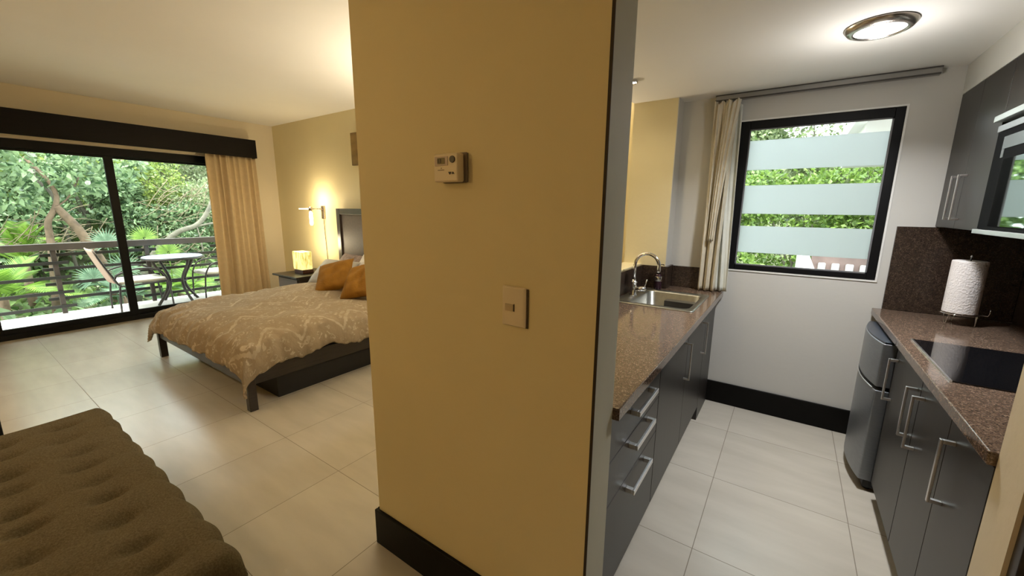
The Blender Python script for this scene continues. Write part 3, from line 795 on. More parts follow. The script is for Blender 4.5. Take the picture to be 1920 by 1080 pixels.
# ================================================================== KITCHEN, LEFT RUN
def handle(parent, side, a, b, face, proj, y=None, z=None, w=0.013, tk=0.008, name='handle', m=None):
    """square bow handle; side = outward x sign; vertical when y is given (a..b in z), horizontal when z is given (a..b in y)"""
    bm = nb(); xo = face + side*proj; xi = xo - side*tk
    lo, hi = min(xo, xi), max(xo, xi); fl, fh = min(face, xi), max(face, xi)
    if y is not None:
        box(bm, lo, hi, y-w/2, y+w/2, a, b)
        box(bm, fl, fh, y-w/2, y+w/2, a, a+w); box(bm, fl, fh, y-w/2, y+w/2, b-w, b)
    else:
        box(bm, lo, hi, a, b, z-w/2, z+w/2)
        box(bm, fl, fh, a, a+w, z-w/2, z+w/2); box(bm, fl, fh, b-w, b, z-w/2, z+w/2)
    return obj(name, bm, m or STEEL, parent, bevel=0.0012)

FXL = -0.410   # left run door face
ct = thing('drawer_unit', 'espresso three drawer base unit at the near end of the sink worktop', 'cabinet', (-0.68, 1.47, 0))
obj('carcass', B(-0.935, FXL-0.019, 1.150, 1.799, 0.10, 0.858), CARCASS, ct)
obj('plinth', B(-0.92, FXL-0.06, 1.150, 1.799, 0.0, 0.10), CARCASS, ct)
for za, zb, hz in ((0.665, 0.855, 0.765), (0.493, 0.661, 0.628), (0.105, 0.489, 0.440)):
    d = obj('drawer', B(FXL-0.018, FXL, 1.153, 1.796, za, zb), CABINET, ct, bevel=0.0015)
    handle(d, 1, 1.385, 1.635, FXL, 0.036, z=hz, w=0.019, tk=0.010)
su = thing('sink_base_unit', 'espresso two door base unit under the stainless sink', 'cabinet', (-0.68, 2.4, 0))
obj('carcass', B(-0.935, FXL-0.019, 1.801, 3.20, 0.10, 0.70), CARCASS, su)
obj('plinth', B(-0.92, FXL-0.06, 1.801, 3.20, 0.0, 0.10), CARCASS, su)
for ya, yb, hy in ((1.803, 2.398, 2.345), (2.402, 2.985, 2.87)):
    d = obj('door', B(FXL-0.018, FXL, ya, yb, 0.105, 0.855), CABINET, su, bevel=0.0015)
    handle(d, 1, 0.550, 0.770, FXL, 0.034, y=hy, w=0.010)
obj('filler_panel', B(-0.70, FXL, 2.989, 3.383, 0.0, 0.855), CABINET, su)

# worktop with a cut-out for the sink
hx0, hx1, hy0, hy1 = -0.845, -0.455, 2.590, 3.085
def top_with_hole(x0, x1, y0, y1, z0, z1):
    bm = nb()
    box(bm, x0, x1, y0, hy0, z0, z1); box(bm, x0, x1, hy1, y1, z0, z1)
    box(bm, x0, hx0, hy0, hy1, z0, z1); box(bm, hx1, x1, hy0, hy1, z0, z1)
    bmesh.ops.remove_doubles(bm, verts=bm.verts, dist=1e-5)
    return bm
bm = top_with_hole(-0.955, -0.372, 1.128, 3.235, 0.860, 0.900)
box(bm, -0.765, -0.372, 3.2355, 3.396, 0.860, 0.900)
wt = tag(obj('worktop', bm, GRANITE), 'polished brown granite worktop holding the sink, below the pass-through', 'worktop')
obj('edge_nosing', B(-0.3719, -0.368, 1.128, 3.396, 0.8595, 0.9004), GRANITE, wt, bevel=0.002, seg=3)
bs = thing('splashback', 'low dark granite upstand around the back of the sink worktop', 'splashback', (-0.95, 2.2, 0.9))
obj('upstand', B(-0.9595, -0.940, 1.150, 3.239, 0.901, 1.072), GRANITE_D, bs, bevel=0.0015)
obj('upstand', B(-0.9395, -0.772, 3.219, 3.2395, 0.901, 1.072), GRANITE_D, bs, bevel=0.0015)
obj('upstand', B(-0.7695, -0.750, 3.219, 3.3995, 0.901, 1.072), GRANITE_D, bs, bevel=0.0015)
obj('upstand', B(-0.7495, -0.385, 3.380, 3.3995, 0.901, 1.066), GRANITE_D, bs, bevel=0.0015)
obj('upstand', B(-0.9395, -0.405, 1.1265, 1.146, 0.901, 1.072), GRANITE_D, bs, bevel=0.0015)

# sink
sk = thing('sink', 'stainless inset sink with one deep bowl by the window end', 'sink', (-0.65, 2.83, 0.9))
def rrect(x0, x1, y0, y1, r, n=6):
    out = []
    for cx, cy, a0 in ((x1-r, y1-r, 0), (x0+r, y1-r, 90), (x0+r, y0+r, 180), (x1-r, y0+r, 270)):
        for k in range(n+1):
            a = R(a0+90*k/n); out.append((cx+r*math.cos(a), cy+r*math.sin(a)))
    return out
bm = nb(); loops = []
for (x0, x1, y0, y1, r, z) in ((-0.930, -0.425, 2.535, 3.135, 0.02, 0.9005), (-0.930, -0.425, 2.535, 3.135, 0.02, 0.9045), (-0.922, -0.433, 2.543, 3.127, 0.02, 0.9065), (-0.838, -0.462, 2.597, 3.078, 0.05, 0.9035), (-0.832, -0.468, 2.603, 3.072, 0.05, 0.895), (-0.822, -0.478, 2.613, 3.062, 0.05, 0.76), (-0.79, -0.51, 2.645, 3.03, 0.05, 0.735), (-0.68, -0.62, 2.80, 2.86, 0.028, 0.730)):
    loops.append([bm.verts.new((x, y, z)) for x, y in rrect(x0, x1, y0, y1, r)])
for A, C in zip(loops, loops[1:]):
    n = len(A)
    for k in range(n): bm.faces.new((A[k], A[(k+1) % n], C[(k+1) % n], C[k]))
bm.faces.new(loops[-1])
obj('bowl', bm, SINK_M, sk, smooth=True)
bm = nb(); lathe(bm, [(0, 0.733), (0.03, 0.733), (0.034, 0.731), (0.034, 0.7305), (0, 0.7305)], -0.65, 2.83, 24)
obj('drain', bm, CHROME, sk, smooth=True)

# tap
fx, fy = -0.872, 2.80
tp = thing('tap', 'tall chrome gooseneck tap standing on the left rim of the sink', 'tap', (fx, fy, 0.905))
bm = nb(); lathe(bm, [(0, 0.905), (0.028, 0.905), (0.028, 0.912), (0.021, 0.918), (0.021, 0.995), (0.024, 0.998), (0.024, 1.004), (0.014, 1.010), (0.013, 1.02), (0, 1.02)], fx, fy, 24)
obj('body', bm, CHROME, tp, smooth=True)
pts = [(fx, fy, 1.01), (fx, fy, 1.12)] + [(fx+0.082*(1-math.cos(a)), fy, 1.125+0.082*math.sin(a)) for a in [math.pi*k/16 for k in range(0, 17)]] + [(fx+0.164, fy, 1.10), (fx+0.164, fy, 1.085)]
bm = nb(); tube(bm, pts, [0.0115]*(len(pts)-2)+[0.0125, 0.0125], 16)
obj('spout', bm, CHROME, tp, smooth=True)
bm = nb(); tube(bm, [(fx+0.015, fy, 0.952), (fx+0.078, fy+0.02, 0.956), (fx+0.082, fy+0.02, 0.956)], [0.016, 0.017, 0.012], 16); tube(bm, [(fx+0.07, fy+0.02, 0.965), (fx+0.085, fy+0.02, 1.025)], 0.004, 8)
obj('lever', bm, CHROME, tp, smooth=True)
# soap bottle
sx_, sy_ = -0.800, 3.168
sp = thing('soap_dispenser', 'small dark soap bottle with a hooked pump behind the tap', 'soap dispenser', (sx_, sy_, 0.9))
bm = nb(); lathe(bm, [(0, 0.901), (0.026, 0.901), (0.028, 0.91), (0.027, 0.98), (0.024, 1.01), (0.014, 1.022), (0, 1.022)], sx_, sy_, 20)
obj('bottle', bm, mat('dark_plum_glass', (0.03, 0.012, 0.02), 0.15), sp, smooth=True)
bm = nb(); lathe(bm, [(0.029, 0.965), (0.030, 0.967), (0.0295, 1.0), (0.028, 1.002), (0.0265, 0.985)], sx_, sy_, 20)
obj('metal_band', bm, CHROME, sp, smooth=True)
bm = nb(); lathe(bm, [(0, 1.022), (0.017, 1.022), (0.013, 1.06), (0.006, 1.066), (0, 1.066)], sx_, sy_, 16); tube(bm, [(sx_, sy_, 1.06), (sx_, sy_, 1.092), (sx_+0.035, sy_-0.01, 1.094), (sx_+0.038, sy_-0.01, 1.088)], 0.004, 8)
obj('pump', bm, mat('black_pump_plastic', (0.012, 0.01, 0.012), 0.35), sp, smooth=True)

# kitchen curtain and its rail
bm = nb(); box(bm, -0.545, 0.590, 3.335, 3.390, 2.262, 2.299)
rl = tag(obj('curtain_rail', bm, mat('grey_aluminium_rail', (0.33, 0.32, 0.30), 0.35, 0.6), bevel=0.002), 'slim grey metal curtain rail at the ceiling above the kitchen window', 'curtain rail')
obj('rail_lip', B(-0.547, 0.585, 3.328, 3.3345, 2.2575, 2.266), mat('dark_rail_shadow_gap', (0.05, 0.045, 0.04), 0.5), rl)
obj('rail_top_strip', B(-0.545, 0.590, 3.3285, 3.3345, 2.2935, 2.2985), bpy.data.materials['dark_rail_shadow_gap'], rl)

def kcurtain():
    """short curtain panel: pinch-pleated head, cloth swept across itself, square hem"""
    ck = thing('curtain', 'short cream curtain bunched at the left edge of the kitchen window', 'curtain', (-0.45, 3.33, 2.2))
    def sheet(name, top, bot, z0, z1, waves, amp, yb, seed, m, sway=0.0, phase=0.0):
        rr = random.Random(seed); ph = [rr.uniform(0, 6.28) for _ in range(6)]
        nx, nz = 120, 40; V = []; F = []
        for j in range(nz+1):
            t = j/nz; z = z0+(z1-z0)*t
            # head pleats in the top 10 cm
            for i in range(nx+1):
                u = i/nx
                xa = bot[0]+(top[0]-bot[0])*t; xb = bot[1]+(top[1]-bot[1])*t
                mid = math.sin(math.pi*t)*sway
                x = xa+(xb-xa)*u + mid*(1-abs(2*u-1)*0.3)
                hd = max(0, (t-0.90)/0.10)
                w = math.sin(2*math.pi*waves*u + phase + 2.1*(1-t)*math.sin(3*u+ph[0]))
                a = amp*(0.55+0.45*(1-t))*(1-0.4*hd)
                y = yb + a*w + 0.006*math.sin(2*math.pi*waves*2.3*u+ph[1]+4*t) - 0.012*hd*abs(math.sin(2*math.pi*waves*u*1.0+phase))
                V.append((x, y, z + (0.012*math.sin(2*math.pi*waves*u+1) if t == 1 else 0) - 0.0*u))
        for j in range(nz):
            for i in range(nx):
                a = j*(nx+1)+i; F.append((a, a+1, a+nx+2, a+nx+1))
        me = bpy.data.meshes.new(name); me.from_pydata(V, [], F)
        o = mesh_obj(name, me, m, ck, smooth=True)
        s = o.modifiers.new('solid', 'SOLIDIFY'); s.thickness = 0.003; s.offset = 0
        return o
    cm = mat('cream_curtain_cloth', (0.60, 0.55, 0.43), 0.85, vary=0.05, scale=15, bump=0.25, bscale=160, spec=0.2)
    cl = mat('pale_lining_cloth', (0.66, 0.67, 0.60), 0.85, vary=0.05, scale=15, bump=0.25, bscale=160, spec=0.2)
    sheet('lining', (-0.50, -0.372), (-0.445, -0.345), 0.906, 2.235, 1.6, 0.011, 3.352, 5, cl)
    sheet('front_panel', (-0.545, -0.395), (-0.540, -0.425), 0.9065, 2.245, 3.2, 0.020, 3.318, 8, cm, phase=0.6)
    # diagonal fold swept from upper right to the lower left
    sheet('swept_fold', (-0.46, -0.378), (-0.50, -0.462), 1.28, 2.242, 1.4, 0.008, 3.288, 3, cm, sway=-0.012)
    hm = mat('white_hook_plastic', (0.7, 0.68, 0.6), 0.4)
    for k in range(6):
        bm = nb(); x = -0.530 + k*0.029
        tube(bm, [(x, 3.325, 2.235), (x, 3.333, 2.262)], 0.004, 6)
        obj('pleat_hook', bm, hm, ck)
kcurtain()

# ================================================================== KITCHEN, RIGHT RUN
FXR = 0.505
bm = nb(); box(bm, 0.487, 1.098, 1.470, 3.378, 0.860, 0.900)
tag(obj('worktop', bm, GRANITE, bevel=0.005, seg=3), 'polished brown granite worktop on the right, carrying the black hob', 'worktop')
sb = thing('splashback', 'tall dark granite splashback panel behind the paper towel', 'splashback', (0.8, 3.39, 0.9))
obj('window_wall_slab', B(0.535, 1.078, 3.3795, 3.3995, 0.901, 1.417), GRANITE_D, sb, bevel=0.0015)
obj('side_wall_slab', B(1.079, 1.0995, 1.47, 3.3995, 0.901, 1.417), GRANITE_D, sb, bevel=0.0015)
br = thing('base_unit', 'espresso base unit with one door right beside the small fridge', 'cabinet', (0.8, 2.4, 0))
obj('carcass', B(FXR+0.019, 1.09, 2.165, 2.64, 0.10, 0.858), CARCASS, br)
obj('plinth', B(FXR+0.05, 1.09, 2.165, 2.64, 0.0, 0.10), CARCASS, br)
d = obj('door', B(FXR, FXR+0.018, 2.167, 2.638, 0.10, 0.855), CABINET, br, bevel=0.0015)
handle(d, -1, 0.585, 0.800, FXR, 0.036, y=2.585, w=0.013)
handle(d, -1, 0.575, 0.795, FXR, 0.036, y=2.210, w=0.013)
br = thing('base_unit', 'espresso two door base unit under the hob, next to the entrance wall', 'cabinet', (0.8, 1.8, 0))
obj('carcass', B(FXR+0.019, 1.09, 1.472, 2.163, 0.10, 0.858), CARCASS, br)
obj('plinth', B(FXR+0.05, 1.09, 1.472, 2.163, 0.0, 0.10), CARCASS, br)
for ya, yb, hy in ((1.808, 2.161, 2.105), (1.474, 1.804, 1.735)):
    d = obj('door', B(FXR, FXR+0.018, ya, yb, 0.10, 0.855), CABINET, br, bevel=0.0015)
    handle(d, -1, 0.570, 0.795, FXR, 0.036, y=hy, w=0.013)

# hob
hobo = thing('hob', 'flat black ceramic hob set in the right worktop', 'hob', (0.79, 2.32, 0.9))
obj('glass_plate', B(0.545, 1.045, 2.025, 2.618, 0.9005, 0.9055), BLACKGLASS, hobo, bevel=0.001)
obj('edge_trim', B(0.5385, 0.5445, 2.025, 2.618, 0.9005, 0.9068), STEEL, hobo)

# paper towel
px_, py_ = 0.812, 3.15
ph_ = thing('paper_towel_holder', 'thin chrome wire holder standing on the right worktop near the splashback', 'paper towel holder', (px_, py_, 0.9))
bm = nb()
ring = [(px_+0.076*math.cos(2*math.pi*k/40), py_+0.076*math.sin(2*math.pi*k/40), 0.962) for k in range(40)]
tube(bm, ring, 0.0022, 6, closed=True)
tube(bm, [(px_-0.074, py_, 0.962), (px_+0.074, py_, 0.962)], 0.002, 6); tube(bm, [(px_, py_-0.074, 0.962), (px_, py_+0.074, 0.962)], 0.002, 6)
obj('ring', bm, CHROME, ph_, smooth=True)
for k in range(3):
    a = R(215+120*k); cx, cy = px_+0.068*math.cos(a), py_+0.068*math.sin(a)
    tx, ty = -math.sin(a), math.cos(a)
    bm = nb(); tube(bm, smooth_path([(cx+tx*0.014, cy+ty*0.014, 0.962), (cx+tx*0.008, cy+ty*0.008, 0.93), (cx, cy, 0.9025), (cx-tx*0.008, cy-ty*0.008, 0.93), (cx-tx*0.014, cy-ty*0.014, 0.962)], 4), 0.002, 6)
    obj('foot', bm, CHROME, ph_, smooth=True)
bm = nb(); tube(bm, [(px_, py_, 0.962), (px_, py_, 1.272)], 0.003, 8); lathe(bm, [(0, 1.268), (0.005, 1.272), (0.005, 1.278), (0, 1.282)], px_, py_, 10)
obj('centre_rod', bm, CHROME, ph_, smooth=True)
bm = nb(); tube(bm, [(px_+0.074, py_, 0.962), (px_+0.105, py_-0.01, 0.962), (px_+0.11, py_-0.01, 0.975), (px_+0.11, py_-0.01, 1.0)], 0.002, 6)
obj('side_arm', bm, CHROME, ph_, smooth=True)
bm = nb(); lathe(bm, [(0.019, 0.966), (0.066, 0.966), (0.0685, 0.970), (0.0685, 1.246), (0.066, 1.250), (0.019, 1.250), (0.019, 0.966)], px_, py_, 48)
tag(obj('paper_towel_roll', bm, PAPER, smooth=False, bevel=0.0), 'white paper towel roll upright on the wire holder', 'paper towel')

# fridge with bowed doors
fr = thing('fridge', 'small grey two door fridge with bowed front under the end of the right worktop', 'fridge', (0.78, 2.95, 0))
FY0, FY1 = 2.705, 3.215
obj('cabinet_body', B(0.522, 1.05, FY0+0.004, FY1-0.004, 0.035, 0.842), FRIDGE_D, fr, bevel=0.006)
def bowed(z0, z1, name, top_dark=True):
    bm = nb(); n = 24; F = []; K = []
    for z in (z0, z1):
        row = []; back = []
        for k in range(n+1):
            t = k/n; y = FY0 + (FY1-FY0)*t
            bow = 0.036*(1-(2*t-1)**2)
            row.append(bm.verts.new((0.462-bow, y, z))); back.append(bm.verts.new((0.519, y, z)))
        F.append(row); K.append(back)
    for k in range(n):
        bm.faces.new((F[0][k], F[0][k+1], F[1][k+1], F[1][k])); bm.faces.new((K[0][k], K[1][k], K[1][k+1], K[0][k+1]))
        bm.faces.new((F[1][k], F[1][k+1], K[1][k+1], K[1][k])); bm.faces.new((F[0][k], K[0][k], K[0][k+1], F[0][k+1]))
    bm.faces.new((F[0][0], F[1][0], K[1][0], K[0][0])); bm.faces.new((F[0][n], K[0][n], K[1][n], F[1][n]))
    return obj(name, bm, FRIDGE_M, fr, bevel=0.005)
bowed(0.065, 0.585, 'fridge_door')
bowed(0.605, 0.838, 'freezer_door')
bm = nb(); n = 24
for k in range(n):
    t0, t1 = k/n, (k+1)/n; q = []
    for t in (t0, t1):
        y = FY0+0.004 + (FY1-FY0-0.008)*t; bow = 0.036*(1-(2*t-1)**2)
        q.append((0.466-bow, y))
    for z, fl in ((0.8385, 1), (0.846, 0)):
        pass
    a = [bm.verts.new(v) for v in ((q[0][0], q[0][1], 0.8385), (q[1][0], q[1][1], 0.8385), (q[1][0], q[1][1], 0.846), (q[0][0], q[0][1], 0.846), (0.54, q[0][1], 0.846), (0.54, q[1][1], 0.846))]
    bm.faces.new(a[:4]); bm.faces.new((a[3], a[2], a[5], a[4]))
obj('top_cap', bm, mat('dark_blue_grey_plastic', (0.035, 0.042, 0.055), 0.3), fr)
bm = nb()
for k in range(n):
    t0, t1 = k/n, (k+1)/n; q = []
    for t in (t0, t1):
        y = FY0+0.03 + (FY1-FY0-0.06)*t; tt = (y-FY0)/(FY1-FY0); q.append((0.462-0.036*(1-(2*tt-1)**2), y))
    a = [bm.verts.new(v) for v in ((q[0][0]+0.002, q[0][1], 0.583), (q[1][0]+0.002, q[1][1], 0.583), (q[1][0]-0.002, q[1][1], 0.590), (q[0][0]-0.002, q[0][1], 0.590))]
    bm.faces.new(a)
obj('door_grip', bm, STEEL, fr, solid=0.004, label='bright metal grip strip between the doors')
obj('base_grille', B(0.485, 1.04, FY0+0.01, FY1-0.01, 0.022, 0.060), CARCASS, fr)
for y in (FY0+0.04, FY1-0.06):
    bm = nb(); lathe(bm, [(0, 0), (0.016, 0), (0.016, 0.022), (0, 0.022)], 0.51, y+0.01, 12); obj('foot', bm, CARCASS, fr)

# wall cabinets (front at x = 0.70)
FXU = 0.700
uc = thing('wall_cabinet', 'espresso two door wall cabinet in the corner beside the kitchen window', 'wall cabinet', (0.9, 3.05, 1.42))
obj('carcass', B(FXU+0.019, 1.098, 2.716, 3.396, 1.420, 2.145), CABINET, uc)
for ya, yb, hy in ((3.0596, 3.392, 3.125), (2.718, 3.0584, 3.020)):
    d = obj('door', B(FXU, FXU+0.018, ya, yb, 1.421, 2.144), CABINET, uc, bevel=0.0012)
    handle(d, -1, 1.465, 1.692, FXU, 0.034, y=hy, w=0.010)
uc = thing('wall_cabinet', 'espresso flap cabinet above the built in microwave', 'wall cabinet', (0.9, 2.4, 1.9))
obj('carcass', B(FXU+0.019, 1.098, 2.080, 2.712, 1.912, 2.145), CABINET, uc)
obj('door', B(FXU, FXU+0.018, 2.082, 2.714, 1.912, 2.144), CABINET, uc, bevel=0.0012)
uc = thing('wall_cabinet', 'espresso wall cabinet nearest the entrance, mostly outside the picture', 'wall cabinet', (0.9, 1.78, 1.42))
obj('carcass', B(FXU+0.019, 1.098, 1.475, 2.076, 1.420, 2.145), CABINET, uc)
obj('door', B(FXU, FXU+0.018, 1.477, 2.078, 1.421, 2.144), CABINET, uc, bevel=0.0012)
SILV = mat('pale_silver_trim', (0.45, 0.48, 0.46), 0.3, 0.55, vary=0.05)
mw = thing('microwave', 'built in microwave with silver trim and mirror black glass door reflecting the window', 'microwave', (0.9, 2.4, 1.42))
obj('body', B(FXU+0.021, 1.09, 2.085, 2.708, 1.424, 1.908), CARCASS, mw)
bm = nb(); box(bm, 0.672, 0.720, 2.085, 2.712, 1.886, 1.9105)
obj('top_trim', bm, SILV, mw, bevel=0.002)
bm = nb(); box(bm, 0.690, 0.720, 2.085, 2.7125, 1.843, 1.870)
obj('vent_trim', bm, mat('grey_vent_trim', (0.26, 0.27, 0.27), 0.35, 0.5), mw, bevel=0.002)
bm = nb(); box(bm, 0.680, 0.720, 2.085, 2.712, 1.411, 1.430)
obj('bottom_trim', bm, SILV, mw, bevel=0.002)
bm = nb(); box(bm, 0.6935, 0.7195, 2.085, 2.7100, 1.432, 1.842)
dr = obj('door', bm, mat('matte_black_door_frame', (0.003, 0.003, 0.003), 0.8, spec=0.05), mw, bevel=0.002)
obj('door_window', B(0.6915, 0.6932, 2.20, 2.592, 1.448, 1.722), MIRRORGLASS, dr, label='reflective glass window')
bm = nb(); box(bm, 0.6915, 0.6932, 2.14, 2.625, 1.765, 1.815); box(bm, 0.6915, 0.6932, 2.600, 2.625, 1.73, 1.764)
obj('control_strip', bm, mat('dim_grey_strip', (0.16, 0.175, 0.17), 0.2, 0.5), dr)

# kitchen ceiling lamps
kl = thing('ceiling_lamp', 'large round glowing ceiling lamp with a nickel ring in the kitchen', 'ceiling lamp', (0.218, 2.50, ZK))
bm = nb(); lathe(bm, [(0.085, ZK-0.001), (0.125, ZK-0.001), (0.125, ZK-0.006), (0.112, ZK-0.022), (0.098, ZK-0.028), (0.090, ZK-0.026), (0.088, ZK-0.004)], 0.218, 2.50, 48)
obj('ring', bm, NICKEL, kl, smooth=True)
bm = nb(); lathe(bm, [(0, ZK-0.026), (0.06, ZK-0.0255), (0.089, ZK-0.021), (0.089, ZK-0.004), (0, ZK-0.004)], 0.218, 2.50, 48)
obj('diffuser', bm, DIFF, kl, smooth=True, label='glowing white diffuser')
room_lamp('kitchen_lamp_light', (0.218, 2.50, ZK-0.045), 19.5, 0.18, (0.97, 0.98, 1.0), 140)
pk = bpy.data.lights.new('kitchen_lamp_glow', 'POINT'); pk.energy = 5.0; pk.color = (1.0, 0.97, 0.93); pk.shadow_soft_size = 0.05
pko = bpy.data.objects.new('kitchen_lamp_glow', pk); COL.objects.link(pko); pko.location = (0.218, 2.50, ZK-0.26)
downlight(-0.935, 2.69, ZK, 'tiny bright recessed spot over the tap, half hidden by the partition', 1.6, 0.035, em=emit('bright_spot_lens', (1, 0.93, 0.75), 14), col=(1, 0.86, 0.58), spread=150)

# ================================================================== BALCONY
rg = thing('balcony_railing', 'dark brown balcony railing with staggered horizontal slats', 'railing', (-8.33, 1.5, 0))
obj('top_rail', B(-8.375, -8.285, -1.5, 5.15, 0.885, 0.978), RAILW, rg, bevel=0.006)
posts = [-1.0, -0.01, 0.975, 1.96, 2.945, 3.93, 4.92]
for y in posts: obj('post', B(-8.352, -8.308, y-0.026, y+0.026, -0.004, 0.885), RAILW, rg, bevel=0.003)
A_ = (0.712, 0.508, 0.300, 0.10); B_ = (0.818, 0.620, 0.415, 0.206)
for k in range(len(posts)-1):
    ya, yb = posts[k]-0.125, posts[k+1]+0.125
    xs = (-8.307, -8.289) if k % 2 else (-8.371, -8.353)
    for z in (B_ if k % 2 == 0 else A_):
        obj('slat', B(xs[0], xs[1], ya, yb, z-0.021, z+0.021), RAILD, rg, bevel=0.002)

def patio_chair(first_loc):
    ch = thing('patio_chair', 'bronze metal patio chair with tan sling back, left of the round table', 'chair', first_loc, 'patio chairs on the balcony')
    X, Y, Z = first_loc
    def P(x, y, z): return (X+x, Y+y, Z+z)
    # chair faces +y, seat y 0..0.5, x -0.25..0.25
    for s in (-1, 1):
        bm = nb(); tube(bm, smooth_path([P(s*0.255, 0.56, 0.0), P(s*0.262, 0.55, 0.2), P(s*0.275, 0.52, 0.44), P(s*0.285, 0.42, 0.585), P(s*0.285, 0.20, 0.615), P(s*0.275, 0.0, 0.56), P(s*0.262, -0.055, 0.47)], 6), 0.012, 8)
        obj('arm_frame', bm, PATIO_F, ch, smooth=True)
        bm = nb(); tube(bm, smooth_path([P(s*0.25, -0.03, 0.0), P(s*0.255, -0.02, 0.22), P(s*0.255, 0.0, 0.40)], 6), 0.012, 8)
        obj('leg', bm, PATIO_F, ch, smooth=True)
        bm = nb(); tube(bm, smooth_path([P(s*0.25, 0.52, 0.40), P(s*0.25, 0.25, 0.385), P(s*0.25, 0.02, 0.385), P(s*0.245, -0.05, 0.50), P(s*0.235, -0.14, 0.72), P(s*0.22, -0.20, 0.90)], 6), 0.012, 8)
        obj('side_rail', bm, PATIO_F, ch, smooth=True)
    bm = nb(); n = 10
    rows = [(-0.035, 0.43), (-0.07, 0.52), (-0.11, 0.63), (-0.155, 0.76), (-0.19, 0.87), (-0.205, 0.915)]
    g = [[bm.verts.new(P(-0.235+0.47*i/n, y - 0.02*(1-(2*i/n-1)**2), z)) for i in range(n+1)] for y, z in rows]
    for a, b in zip(g, g[1:]):
        for i in range(n): bm.faces.new((a[i], a[i+1], b[i+1], b[i]))
    obj('backrest', bm, SLING_T, ch, smooth=True, solid=0.012, label='tan sling back')
    bm = nb(); box(bm, X-0.245, X+0.245, Y-0.01, Y+0.53, Z+0.40, Z+0.455)
    obj('seat', bm, SLING_C, ch, bevel=0.022, seg=4, label='cream seat')
    return ch
c1 = patio_chair((-7.92, 1.46, -0.004))
c2 = copy_tree(c1); c2.location = (-7.98, 3.02, -0.004); c2.rotation_euler = (0, 0, R(180))
c2['label'] = 'bronze metal patio chair half hidden behind the curtain, right of the round table'

tx_, ty_ = -7.95, 2.17
tb = thing('patio_table', 'round patio table with blue grey glass top and curved bronze legs', 'table', (tx_, ty_, -0.004))
bm = nb(); lathe(bm, [(0, 0.716), (0.365, 0.716), (0.372, 0.72), (0.372, 0.728), (0.365, 0.732), (0, 0.732)], tx_, ty_, 64)
obj('table_top', bm, TABLE_G, tb, smooth=True, label='blue grey glass top')
bm = nb(); lathe(bm, [(0.345, 0.690), (0.378, 0.690), (0.380, 0.714), (0.345, 0.714), (0.345, 0.690)], tx_, ty_, 64)
obj('rim', bm, PATIO_F, tb, smooth=True)
for k in range(4):
    a = R(20+90*k); c, s_ = math.cos(a), math.sin(a)
    prof = [(0.30, 0.69), (0.27, 0.60), (0.17, 0.45), (0.13, 0.34), (0.15, 0.22), (0.24, 0.08), (0.30, -0.002)]
    bm = nb(); tube(bm, smooth_path([(tx_+r*c, ty_+r*s_, z) for r, z in prof], 6), 0.020, 8)
    obj('leg', bm, PATIO_F, tb, smooth=True)
bm = nb(); tube(bm, [(tx_+0.135*math.cos(2*math.pi*k/24), ty_+0.135*math.sin(2*math.pi*k/24), 0.34) for k in range(24)], 0.010, 6, closed=True)
obj('brace_ring', bm, PATIO_F, tb, smooth=True)

# ================================================================== PLANTS OUTSIDE
LEAF_Y = leaf_mat('yellow_green_leaves', (0.05, 0.10, 0.015), (0.34, 0.43, 0.10))
LEAF_G = leaf_mat('mid_green_leaves', (0.03, 0.08, 0.02), (0.29, 0.42, 0.14))
LEAF_B = leaf_mat('blue_green_leaves', (0.03, 0.08, 0.03), (0.34, 0.46, 0.24), rough=0.4)
LEAF_L = leaf_mat('pale_olive_leaves', (0.10, 0.14, 0.06), (0.38, 0.44, 0.24))
LEAF_YG = leaf_mat('grass_green_leaves', (0.06, 0.12, 0.02), (0.20, 0.30, 0.06))
PALM_Y = leaf_mat('bright_palm_leaves', (0.08, 0.17, 0.02), (0.27, 0.42, 0.07))
PALM_G = leaf_mat('silver_green_palm_leaves', (0.07, 0.15, 0.08), (0.26, 0.38, 0.25))
TWIG = mat('dry_twig', (0.20, 0.16, 0.10), 0.9, vary=0.25)

def leaves_mesh(name, pos, direc, length, width, m, parent):
    """each leaf: two triangles folded on the midrib"""
    n = len(pos)
    d = direc/np.linalg.norm(direc, axis=1)[:, None]
    ref = rng.normal(size=(n, 3)); s = np.cross(d, ref); s /= np.linalg.norm(s, axis=1)[:, None]
    up = np.cross(s, d)
    L = length[:, None]; W = width[:, None]
    v = np.empty((n, 4, 3))
    v[:, 0] = pos; v[:, 2] = pos + d*L - up*L*0.12
    mid = pos + d*L*0.5 + up*L*0.10
    v[:, 1] = mid + s*W; v[:, 3] = mid - s*W
    me = bpy.data.meshes.new(name)
    off = np.array(wloc(parent)) if parent is not None else np.zeros(3)
    V = (v - off).reshape(-1, 3)
    base = np.arange(n)[:, None]*4
    T = np.concatenate([base + np.array([[0, 1, 2]]), base + np.array([[0, 2, 3]])], axis=1).reshape(-1)
    me.vertices.add(n*4); me.vertices.foreach_set('co', V.ravel())
    me.loops.add(len(T)); me.loops.foreach_set('vertex_index', T.astype(np.int32))
    me.polygons.add(n*2); me.polygons.foreach_set('loop_start', np.arange(n*2, dtype=np.int32)*3)
    try: me.polygons.foreach_set('loop_total', np.full(n*2, 3, dtype=np.int32))
    except Exception: pass
    me.update(); me.validate(); me.materials.append(m)
    o = bpy.data.objects.new(name, me); COL.objects.link(o)
    if parent is not None: o.parent = parent
    return o

